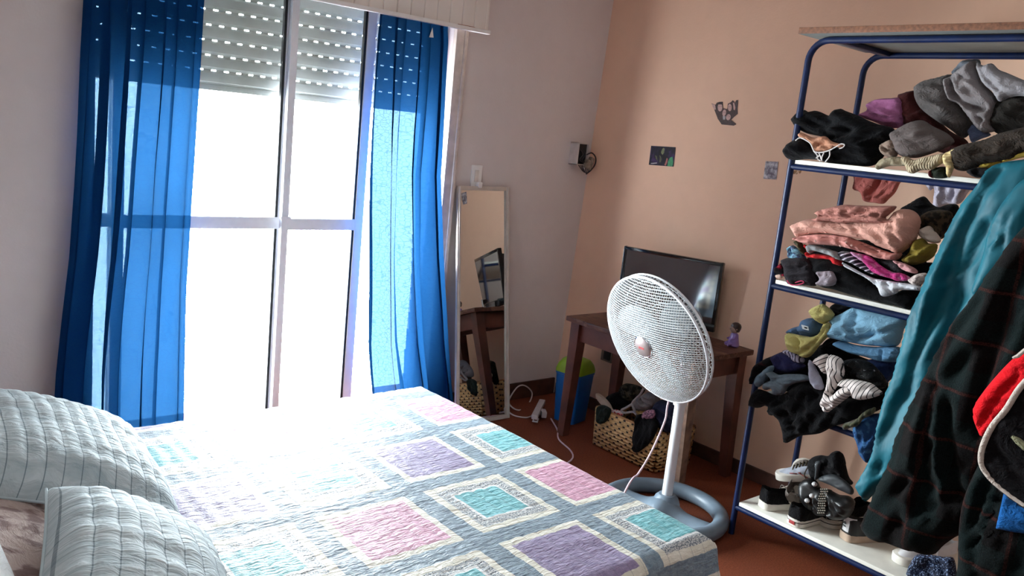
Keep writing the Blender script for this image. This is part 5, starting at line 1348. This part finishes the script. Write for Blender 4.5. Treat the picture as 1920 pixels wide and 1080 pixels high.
garment('striped_shirt', 'white shirt with black stripes thrown over the third shelf', 'shirt', G3_, STR,
        [(J5([(655, 285), (690, 250), (740, 228), (790, 232), (775, 300), (800, 350), (770, 420), (700, 340), (660, 320)]), dict(uvrot=-0.9, x=X0-0.085)),
         (J5([(800, 240), (830, 235), (880, 250), (925, 285), (945, 400), (925, 460), (880, 530), (820, 620), (760, 660), (740, 640), (775, 540), (790, 420), (770, 330)]), dict(uvrot=0.15)),
         (J5([(770, 560), (830, 620), (900, 560), (980, 540), (1040, 560), (1000, 625), (930, 680), (850, 740), (770, 787), (716, 705), (740, 640)]), dict(uvrot=1.1, x=X0-0.115)),
         (J5([(880, 520), (930, 470), (1030, 470), (1100, 480), (1210, 510), (1270, 560), (1312, 600), (1240, 640), (1100, 668), (1020, 640), (1000, 560), (930, 545)]), dict(uvrot=-0.35, x=X0-0.105))],
        X0-0.10, thick=0.035, fold=0.007, step=0.006)
garment('plaid_cloth', 'olive plaid cloth end at the front edge of the third shelf', 'scarf', G3_, striped('olive_plaid', rgb(84, 84, 62), rgb(46, 48, 36), 0.02, 0.4),
        [J5([(940, 895), (1000, 880), (1050, 862), (1110, 800), (1170, 755), (1245, 738), (1225, 800), (1130, 850), (1070, 920), (1000, 935), (950, 958)])], X0-0.06, thick=0.025)

# ================================================================ coat stand with jackets at the right edge
CSX, CSY = 2.60, 0.58
cs = thing('coat_stand', (CSX, CSY, 0), 'dark coat stand at the right edge carrying the hanging jackets', 'coat stand')
M_DWOOD = plain('dark_stand_wood', rgb(52, 34, 26), 0.5, var=0.2)
b = MB(); b.lathe([(0.17, 0.001), (0.17, 0.02), (0.10, 0.035), (0.03, 0.05), (0, 0.05)], (CSX, CSY, 0)); b.build('base', M_DWOOD, cs)
b = MB(); b.lathe([(0.018, 0.04), (0.018, 1.74), (0.03, 1.77), (0.018, 1.80), (0, 1.81)], (CSX, CSY, 0), n=18); b.build('pole', M_DWOOD, cs)
for a in (0.3, 1.6, 2.6, 4.4):
    b = MB(); dv = Vector((math.cos(a), math.sin(a), 0)); o0 = Vector((CSX, CSY, 1.58))
    b.tube([tuple(q) for q in spline([o0, o0+dv*0.08+Vector((0, 0, 0.02)), o0+dv*0.13+Vector((0, 0, 0.08))], 5)], 0.009, 8); b.build('hook', M_DWOOD, cs)
def teal():
    t = NT('teal_nylon'); c = t.coords(); f = t.noise(c, 9, 4)
    col = t.ramp(f, (0.3, rgb(0, 70, 84)), (0.7, rgb(0, 94, 110)))
    return t.done(t.bsdf(col, 0.6, 0, 0.3, t.bump(t.noise(t.mapping(c, (1, 1.6, 0.5)), 16, 3), 0.25, 0.01)))
def plaid():
    t = NT('dark_wool_plaid'); uv = t.sep(t.coords('UV')); c = t.coords()
    def band(v, per, off, w): return t.lt(t.math('ABSOLUTE', t.sub(t.math('FRACT', t.math('DIVIDE', t.add(v, 10+off), per)), 0.5)), w)
    n1 = t.noise(c, 220, 3, 0.7)
    base = t.ramp(n1, (0.35, rgb(4, 4, 4)), (0.65, rgb(18, 15, 15)))
    grn = t.ramp(n1, (0.35, rgb(5, 14, 14)), (0.65, rgb(17, 30, 30)))
    col = t.mix(t.mul(band(uv[0], 0.15, 0.0, 0.22), 0.8), base, grn); col = t.mix(t.mul(band(uv[1], 0.15, 0.03, 0.2), 0.6), col, grn)
    rust = t.ramp(n1, (0.35, rgb(30, 12, 10)), (0.65, rgb(76, 36, 29)))
    col = t.mix(t.mul(band(uv[0], 0.15, 0.05, 0.03), 0.4), col, rust); col = t.mix(t.mul(band(uv[1], 0.15, 0.07, 0.03), 0.55), col, rust)
    return t.done(t.bsdf(col, 0.95, 0, 0.05, t.bump(n1, 0.7, 0.004), sheen=0.05))
M_TEAL, M_PLAID = teal(), plaid()
HG = None
garment('hanging_jacket', 'teal blue jacket hanging in front of the right end of the rack', 'jacket', HG, M_TEAL,
        [[(2030, 285), (1920, 299), (1888, 303), (1860, 311), (1844, 327), (1828, 352), (1800, 388), (1778, 428), (1762, 464), (1743, 505), (1729, 538), (1716, 565), (1705, 592), (1697, 625), (1688, 658), (1675, 702), (1658, 745), (1647, 789), (1637, 844), (1616, 890), (1604, 911), (1613, 924), (1621, 941), (1640, 925), (1680, 880), (1740, 830), (1850, 790), (2000, 620)],
         ([(2030, 310), (1930, 330), (1885, 372), (1858, 420), (1842, 480), (1826, 530), (1822, 548), (1836, 556), (1870, 530), (1930, 470), (2030, 400)], dict(x=2.735, thick=0.03))],
        2.78, thick=0.06, auto=8, fold=0.010, fold_dir=1.25, fold_w=0.06, slope_z=0.05, edge=0.05,
        creases=[([(1880, 318), (1830, 400), (1800, 470), (1780, 560), (1740, 640), (1690, 760), (1650, 880)], 0.030, 0.022), ([(1862, 420), (1815, 520), (1790, 620), (1745, 720)], 0.028, 0.018), ([(1730, 590), (1720, 640), (1690, 720)], 0.014, 0.012), ([(1640, 870), (1622, 905), (1612, 930)], 0.014, 0.008), ([(1840, 350), (1790, 430), (1760, 500)], 0.016, 0.014)],
        ridges=[([(1850, 340), (1800, 440), (1760, 540), (1725, 640), (1690, 740)], 0.016, 0.016)])
pc = garment('hanging_coat', 'dark green and rust plaid wool coat hanging at the right edge', 'coat', HG, M_PLAID,
        [[(2030, 330), (1920, 425), (1882, 472), (1855, 510), (1822, 560), (1795, 592), (1779, 620), (1751, 673), (1719, 737), (1700, 775), (1682, 820), (1673, 858), (1654, 895), (1636, 936), (1620, 972), (1620, 988), (1640, 1010), (1673, 1020), (1719, 1034), (1750, 1040), (1772, 1020), (1810, 1000), (1880, 1000), (2030, 900)],
         ([(1880, 800), (1840, 862), (1811, 923), (1799, 978), (1796, 1060), (1796, 1160), (2030, 1170), (2030, 780), (1950, 760)], dict(x=2.50, thick=0.05, creases=(([(1850, 900), (1836, 1000), (1840, 1100)], 0.012, 0.015),)))],
        2.60, thick=0.09, fold=0.014, fold_dir=1.2, fold_w=0.07, edge=0.07,
        creases=[([(1770, 715), (1755, 800), (1752, 900)], 0.028, 0.016), ([(1795, 760), (1800, 830), (1812, 915)], 0.035, 0.018), ([(1880, 620), (1820, 680), (1775, 720)], 0.02, 0.02), ([(1850, 560), (1760, 700), (1690, 860)], 0.018, 0.02), ([(1900, 560), (1870, 700), (1860, 800)], 0.02, 0.02)],
        ridges=[([(1762, 720), (1740, 840), (1720, 960)], 0.02, 0.02), ([(1785, 740), (1780, 840), (1790, 940)], 0.02, 0.012)])
garment('hanging_hat', 'bright red felt hat hanging at the right edge, above the black bag', 'hat', HG, fabric('bright_red_felt', rgb(206, 14, 26), var=0.08),
        [[(2010, 580), (1920, 656), (1901, 671), (1875, 697), (1848, 729), (1829, 757), (1826, 776), (1833, 800), (1844, 820), (1880, 800), (2010, 700)]], 2.42, thick=0.045, fold=0.005, creases=[([(1920, 700), (1880, 745), (1850, 790), (1840, 815)], 0.012, 0.008)])
bb_ = garment('hanging_bag', 'black bag with thick white piping hanging at the right edge', 'bag', HG, fabric('black_felt', rgb(12, 9, 12), var=0.25),
        [[(2010, 650), (1920, 712), (1883, 765), (1857, 796), (1840, 831), (1835, 858), (1840, 880), (1857, 903), (1883, 925), (1920, 952), (2010, 1000)]], 2.36, thick=0.04, fold=0.004)
m = MB(); L = [on(0, 2.325, *q) for q in spline([(1990, 665), (1922, 716), (1886, 768), (1860, 800), (1844, 833), (1839, 858), (1844, 878), (1860, 899), (1885, 920), (1922, 946), (1990, 985)], 6)]
m.tube(L, 0.0078, 10); m.build('piping', fabric('ivory_piping', rgb(190, 178, 168), var=0.05, rough=0.8), bb_)
m = MB(); L = [on(0, 2.315, *q) for q in [(1897, 818), (1908, 826), (1922, 838), (1950, 850)]]; m.tube(L, [0.004, 0.009, 0.010, 0.008], 8); m.build('embroidered_sprig', fabric('pale_green_thread', rgb(140, 140, 110), var=0.25, weave=200, bump=0.8), bb_)
m = MB(); L = [on(0, 2.33, *q) for q in [(1899, 671), (1908, 668), (1922, 656), (1950, 640)]]; m.tube(L, [0.003, 0.005, 0.005, 0.004], 8); m.build('loop_tab', MATS['ivory_piping'], bb_)
garment('hanging_cloth', 'plain blue cloth hanging below the black bag at the right edge', 'cloth', HG, fabric('royal_blue_cloth', rgb(22, 86, 150), var=0.1),
        [([(1884, 915), (1874, 960), (1867, 991), (1900, 998), (1940, 1003), (2010, 1012), (2010, 930), (1940, 900)], dict(round_=False))], 2.44, thick=0.02, fold=0.004)

# ================================================================ shoes on the bottom shelf
ZS = SHT[0]+0.001
def shoe(name, heel, ang, label, upper, sole, L=0.26, W=0.047, hh=0.075, group='shoes on the bottom shelf', tilt=0.0, roll=0.0, toe_cap=None, laces=None, tab=None, cat='shoe', sole_h=0.026, boot=0.0, stripe=None):
    """heel: centre of the heel on what it stands on; ang: where the toe points"""
    root = thing(name, heel, label, cat, group)
    M = Matrix.Translation(Vector(heel)) @ (Matrix.Rotation(ang, 3, 'Z') @ Matrix.Rotation(-tilt, 3, 'Y') @ Matrix.Rotation(roll, 3, 'X')).to_4x4()
    #        s     w     wt    h     dip
    ST = [(0.00, 0.40, 0.36, 0.92, 0.0), (0.03, 0.62, 0.56, 1.0, 0.35), (0.10, 0.74, 0.62, 0.98, 0.75), (0.22, 0.76, 0.60, 0.84, 0.72), (0.34, 0.74, 0.54, 0.80, 0.62), (0.44, 0.76, 0.46, 0.84, 0.35),
          (0.50, 0.80, 0.44, 0.84, 0.0), (0.60, 0.92, 0.48, 0.72, -0.06), (0.72, 1.0, 0.56, 0.54, -0.10), (0.84, 0.96, 0.58, 0.42, -0.10), (0.93, 0.78, 0.46, 0.34, -0.08), (0.98, 0.48, 0.28, 0.24, -0.05), (1.0, 0.22, 0.14, 0.14, -0.02)]
    rings = []
    for s, w, wt, h, dip in ST:
        x = s*L; w *= W; wt *= W; H = h*hh+(boot*max(0, 1-abs(s-0.17)/0.3) if s < 0.5 else 0); ring = []
        for k in range(6):
            q = k/5; ring.append((x, -(w+(wt-w)*q**1.6)-0.0035*math.sin(PI*q), sole_h*0.6+(H-sole_h*0.6)*q))
        for k in range(1, 10):
            q = -1+2*k/10
            z = H-dip*hh*(1-q*q)**0.5 if dip > 0 else H-dip*hh*1.6*(1-q*q)
            ring.append((x+(0.012 if s < 0.02 else 0), wt*q*(0.86 if dip > 0 else 1), max(z, sole_h*0.8)))
        for k in range(6):
            q = 1-k/5; ring.append((x, (w+(wt-w)*q**1.6)+0.0035*math.sin(PI*q), sole_h*0.6+(H-sole_h*0.6)*q))
        rings.append([M @ Vector(p) for p in ring])
    b = MB(); b.loft(rings); b.build('upper', upper, root, angle=70)
    out = []
    for s, w in ((-0.012, 0.30), (0.0, 0.52), (0.04, 0.72), (0.12, 0.82), (0.28, 0.80), (0.42, 0.80), (0.58, 0.95), (0.72, 1.06), (0.85, 1.02), (0.94, 0.84), (0.99, 0.54), (1.012, 0.25)): out.append((s*L, w*W))
    pts = [(x, -y) for x, y in out]+[(x, y) for x, y in reversed(out)]
    b = MB(); b.loft([[M @ Vector((x, y*0.97, 0.0)) for x, y in pts], [M @ Vector((x, y, 0.006)) for x, y in pts], [M @ Vector((x, y*1.0, sole_h)) for x, y in pts], [M @ Vector((x*0.995, y*0.92, sole_h+0.003)) for x, y in pts]])
    so_ = b.build('sole', sole, root, angle=50)
    if stripe:
        b = MB(); b.tube([M @ Vector((x*1.002, y*1.01, sole_h*0.72)) for x, y in pts], 0.0016, 5, closed=True); b.build('sole_stripe', stripe, so_)
    if toe_cap:
        b = MB(); R_ = []
        for s, w, wt, h in ((0.82, 0.99, 0.62, 0.47), (0.90, 0.90, 0.56, 0.42), (0.96, 0.68, 0.42, 0.34), (1.0, 0.40, 0.24, 0.22), (1.012, 0.2, 0.1, 0.12)):
            R_.append([M @ Vector((s*L+0.002, -w*W*math.cos(a)*(1-0.22*math.sin(a)), sole_h*0.8+(h*hh+0.006-sole_h*0.8)*math.sin(a)**0.8)) for a in np.linspace(0.001, PI-0.001, 14)])
        b.loft(R_, closed=False, cap=False); b.build('toe_cap', toe_cap, root, angle=70)
    if laces:
        for k in range(5):
            s = 0.47+0.055*k; h = float(np.interp(s, [q[0] for q in ST], [q[3] for q in ST]))*hh; wt = float(np.interp(s, [q[0] for q in ST], [q[2] for q in ST]))*W
            b = MB(); b.tube([M @ Vector((s*L-0.004, -wt*0.8, h+0.001)), M @ Vector((s*L, 0, h+0.014)), M @ Vector((s*L+0.004, wt*0.8, h+0.001))], 0.0034, 7); b.build('lace', laces, root)
        for sg in (-1, 1):
            b = MB(); b.tube([M @ Vector(tuple(q)) for q in spline([(0.47*L, 0, 0.9*hh), (0.43*L, sg*0.03, 0.95*hh), (0.50*L, sg*0.055, 0.5*hh), (0.46*L, sg*0.062, 0.15*hh)], 6)], 0.0024, 6); b.build('lace_end', laces, root)
    if tab:
        b = MB(); R_ = []
        for z in (0.40, 0.7, 1.04):
            R_.append([M @ Vector((-0.0045+0.030*(1-math.cos(a)), 0.64*W*math.sin(a)*(1.15-0.2*z), z*hh)) for a in np.linspace(-1.5, 1.5, 9)])
        b.loft(R_, closed=False, cap=False); tb__ = b.build('heel_tab', tab, root, angle=80)
        return root, M, tb__
    return root, M, None
M_RUBW = plain('white_rubber', rgb(206, 200, 190), 0.55, var=0.06); M_RUBT = plain('tan_rubber', rgb(176, 152, 132), 0.6, var=0.08)
M_CANV = fabric('black_canvas', rgb(14, 13, 15), var=0.3); M_LEAW = plain('white_leather', rgb(216, 214, 216), 0.45, var=0.04); M_LEAB = plain('black_leather', rgb(12, 12, 13), 0.42, var=0.1, spec=0.5)
M_LACEG = fabric('grey_lace', rgb(120, 112, 104)); M_LACEB = fabric('olive_lace', rgb(86, 78, 66))
def sp(px, py, z=ZS): return on(2, z, px, py)
shoe('canvas_sneaker', sp(1424, 952)+Vector((0.01, 0, 0)), -0.42, 'black canvas sneaker with white sole at the left end of the bottom shelf', M_CANV, M_RUBW, laces=M_LACEG, toe_cap=M_RUBW, hh=0.085, L=0.24)
r1, M1, _ = shoe('skate_shoe', sp(1482, 986)+Vector((0.012, 0, 0)), -0.12, 'black skate shoe with red heel patch, its heel towards the shelf front', M_CANV, M_RUBW, laces=M_LACEG, hh=0.085, stripe=M_BLACK)
b = MB(); b.box(M1 @ Vector((-0.0055, 0.0, 0.014)), (0.003, 0.026, 0.013), M1.to_3x3(), bev=0.001); b.build('heel_patch', plain('red_rubber', rgb(150, 44, 44), 0.5), r1)
shoe('canvas_sneaker', sp(1545, 990)+Vector((0.255, -0.03, 0)), PI-0.20, 'black canvas sneaker with round toe pointing to the shelf front', M_CANV, M_RUBW, toe_cap=None, hh=0.08, L=0.245, stripe=M_BLACK)
r4, M4, tb4 = shoe('sport_shoe', sp(1571, 1013)+Vector((0.030, -0.005, 0)), -0.42, 'black sneaker with white heel tab and tan sole near the plaid coat', M_LEAB, M_RUBT, laces=M_LACEB, tab=M_LEAW, hh=0.09, L=0.28)
b = MB()
for k, a in enumerate((-0.55, 0.0, 0.55)):
    c_ = M4 @ Vector((-0.006, 0.0055*math.sin(a)*1.4, 0.066+0.003*math.cos(a)))
    b.lathe([(0, -0.001), (0.0034, -0.0006), (0.0034, 0.0006), (0, 0.001)], M=Matrix.Translation(c_) @ M4.to_3x3().to_4x4() @ Matrix.Rotation(PI/2, 4, 'Y') @ Matrix.Rotation(a, 4, 'Z') @ Matrix.Diagonal((1.7, 0.9, 1, 1)), n=10)
b.build('emblem_leaves', M_LEAB, tb4)
b = MB()
for dz in (0.0, -0.0035): b.box(M4 @ Vector((-0.0062, 0, 0.058+dz)), (0.0016, 0.016, 0.0016), M4.to_3x3())
b.build('emblem_bars', M_LEAB, tb4)
shoe('white_sneaker', sp(1672, 1052)+Vector((0.26, -0.10, 0)), PI-0.32, 'white sneaker under the plaid coat at the right of the bottom shelf', M_LEAW, M_RUBW, laces=M_LEAW, hh=0.075, L=0.27)
shoe('white_sneaker', on(0, 3.17, 1566, 900)+Vector((0.02, 0, 0)), 2.0, 'white and grey running shoe lying on top of the shoe heap', plain('silver_mesh', rgb(172, 178, 190), 0.5, var=0.15, scale=40), M_RUBW, laces=M_LACEB, hh=0.07, tilt=-0.25, L=0.24)
shoe('grey_shoe', on(0, 3.06, 1486, 950), 0.35, 'grey suede shoe with reddish tongue behind the black skate shoe', fabric('grey_suede', rgb(120, 112, 106), var=0.12), M_RUBW, laces=fabric('reddish_lace', rgb(160, 92, 88)), hh=0.09, tilt=0.62, L=0.23)
shoe('ankle_boot', sp(1612, 930, ZS)+Vector((0.12, -0.01, 0)), -0.1, 'black ankle boot at the back of the bottom shelf by the dark jeans', M_LEAB, M_LEAB, hh=0.10, boot=0.12, L=0.22)
S7 = lambda pts: crop(1480, 820, 7.2, pts)
SG = 'shoes on the bottom shelf'
sl1 = garment('slip_on_shoe', 'black slip-on shoe with open dark footbed on top of the shoe heap', 'shoe', SG, fabric('black_neoprene', rgb(13, 12, 15), var=0.25, rough=0.7),
        [S7([(270, 320), (330, 262), (430, 240), (520, 252), (570, 208), (640, 182), (700, 205), (745, 290), (770, 430), (800, 540), (860, 620), (800, 640), (600, 560), (400, 560), (330, 560), (280, 430)])], 3.02, thick=0.05, fold=0.006,
        creases=[(S7([(540, 260), (580, 380), (700, 480)]), 0.015, 0.006)])
garment_part('footbed', sl1, plain('grey_footbed', rgb(40, 44, 48), 0.6, var=0.15), S7([(400, 548), (500, 505), (620, 505), (740, 570), (850, 675), (872, 740), (830, 775), (690, 715), (560, 650), (430, 595)]), 2.975, thick=0.018, fold=0.003, label='dark grey footbed')
garment_part('strap', sl1, plain('dark_strap', rgb(56, 62, 66), 0.5), S7([(350, 335), (430, 325), (415, 430), (380, 560), (340, 570), (355, 450)]), 2.975, thick=0.014, fold=0.002, label='dull grey strap')
sd1 = garment('studded_sandal', 'black sandal with pearl studs and beaded band at the front of the shoe heap', 'sandal', SG, M_LEAB,
        [S7([(150, 650), (190, 575), (300, 548), (385, 615), (420, 680), (540, 700), (660, 770), (800, 790), (880, 870), (860, 1000), (780, 1090), (640, 1120), (520, 1060), (410, 1060), (330, 1000), (250, 940), (170, 820)])], 2.985, thick=0.05, fold=0.008,
        creases=[(S7([(350, 800), (360, 900), (330, 1000)]), 0.02, 0.006), (S7([(500, 740), (560, 860), (560, 1000)]), 0.02, 0.008)])
m = MB()
M_STUD = plain('pearl_stud', rgb(206, 206, 206), 0.2, metal=0.3, var=0.02)
for q in ((340, 632), (305, 790), (240, 855)):
    m = MB(); c_ = on(0, 2.925, *S7([q])[0]); m.lathe([(0, -0.010), (0.008, -0.006), (0.011, 0), (0.008, 0.006), (0, 0.010)], c_, n=14); m.build('stud', M_STUD, sd1)
bd = MB()
for r_ in range(11):
    for c_ in range(4):
        px_, py_ = 408+c_*27+r_*(-2)+(8 if r_ % 2 else 0)+(20 if r_ < 3 else 0), 700+r_*32
        p = on(0, 2.925, *S7([(px_, py_)])[0]); bd.box(p, (0.006, 0.0062, 0.0052), bev=0.0015, seg=1)
bd.build('bead_band', plain('pale_bead', rgb(150, 144, 132), 0.3, metal=0.3, var=0.15, scale=80), sd1)
bs_ = garment('glitter_bag', 'glittery blue silver pouch at the bottom right under the plaid coat', 'bag', SG, fabric('glitter_blue', rgb(16, 24, 46), col2=rgb(130, 150, 186), scale=190, mid=0.6, rough=0.4),
        [[(1716, 1042), (1740, 1040), (1768, 1044), (1790, 1050), (1792, 1112), (1760, 1116), (1712, 1100), (1700, 1075)]], 2.985, thick=0.03, fold=0.010)

# ================================================================ added fill globe (out of the frame, brightens the room)
cl = thing('fill_globe', (0.5, 1.5, ZC), 'added fill light globe on the ceiling, out of the frame', 'lamp')
b = MB(); b.lathe([(0.0, -0.03), (0.07, -0.03), (0.07, 0.0), (0, 0)], (0.5, 1.5, ZC)); b.build('fill_mount', M_WHITEPAINT, cl)
b = MB(); b.tube([(0.5, 1.5, ZC-0.03), (0.5, 1.5, ZC-0.14)], 0.008); b.build('stem', M_WHITEPAINT, cl)
t = NT('fill_emission'); e = t.n('Emission'); e.inputs[0].default_value = (1.0, 0.90, 0.80, 1); e.inputs[1].default_value = FILL
b = MB(); b.lathe([(0, -0.16), (0.07, -0.145), (0.12, -0.10), (0.14, -0.03), (0.13, 0.04), (0.08, 0.10), (0.03, 0.12), (0, 0.12)], (0.5, 1.5, ZC-0.26)); b.build('globe', t.done(e.outputs[0]), cl)

# ================================================================ light
W = bpy.data.worlds.new('World'); SC.world = W; W.use_nodes = True
bg = W.node_tree.nodes['Background']; bg.inputs[0].default_value = (0.90, 0.955, 1.0, 1); bg.inputs[1].default_value = SKY
ld = bpy.data.lights.new('window_portal', 'AREA'); ld.shape = 'RECTANGLE'; ld.size = OX1-OX0; ld.size_y = OZ1-OZ0; ld.cycles.is_portal = True
lo = bpy.data.objects.new('window_portal', ld); COL.objects.link(lo); lo.location = ((OX0+OX1)/2, WY+0.22, (OZ0+OZ1)/2); lo.rotation_euler = (PI/2, 0, PI)
lo.rotation_euler = (-PI/2, 0, 0)

# ================================================================ camera
cd = bpy.data.cameras.new('camera'); cam = bpy.data.objects.new('camera', cd); COL.objects.link(cam)
cd.sensor_width = 36; cd.lens = 36*F_PX/1920; cd.clip_start = 0.02
X, Y, Z = Vector(_r), Vector(-_d), Vector(-_f)
cam.matrix_world = Matrix(((X.x, Y.x, Z.x, 0), (X.y, Y.y, Z.y, 0), (X.z, Y.z, Z.z, CAM_H), (0, 0, 0, 1)))
SC.camera = cam
SC.view_settings.view_transform = 'Standard'; SC.view_settings.look = 'None'; SC.view_settings.gamma = 1; SC.view_settings.use_curve_mapping = False
SC.view_settings.exposure = EXPO
cy_ = SC.cycles
cy_.max_bounces = 10; cy_.diffuse_bounces = 6; cy_.glossy_bounces = 4; cy_.transmission_bounces = 6; cy_.transparent_max_bounces = 24
cy_.sample_clamp_indirect = 8; cy_.caustics_reflective = False; cy_.caustics_refractive = False; cy_.use_denoising = True
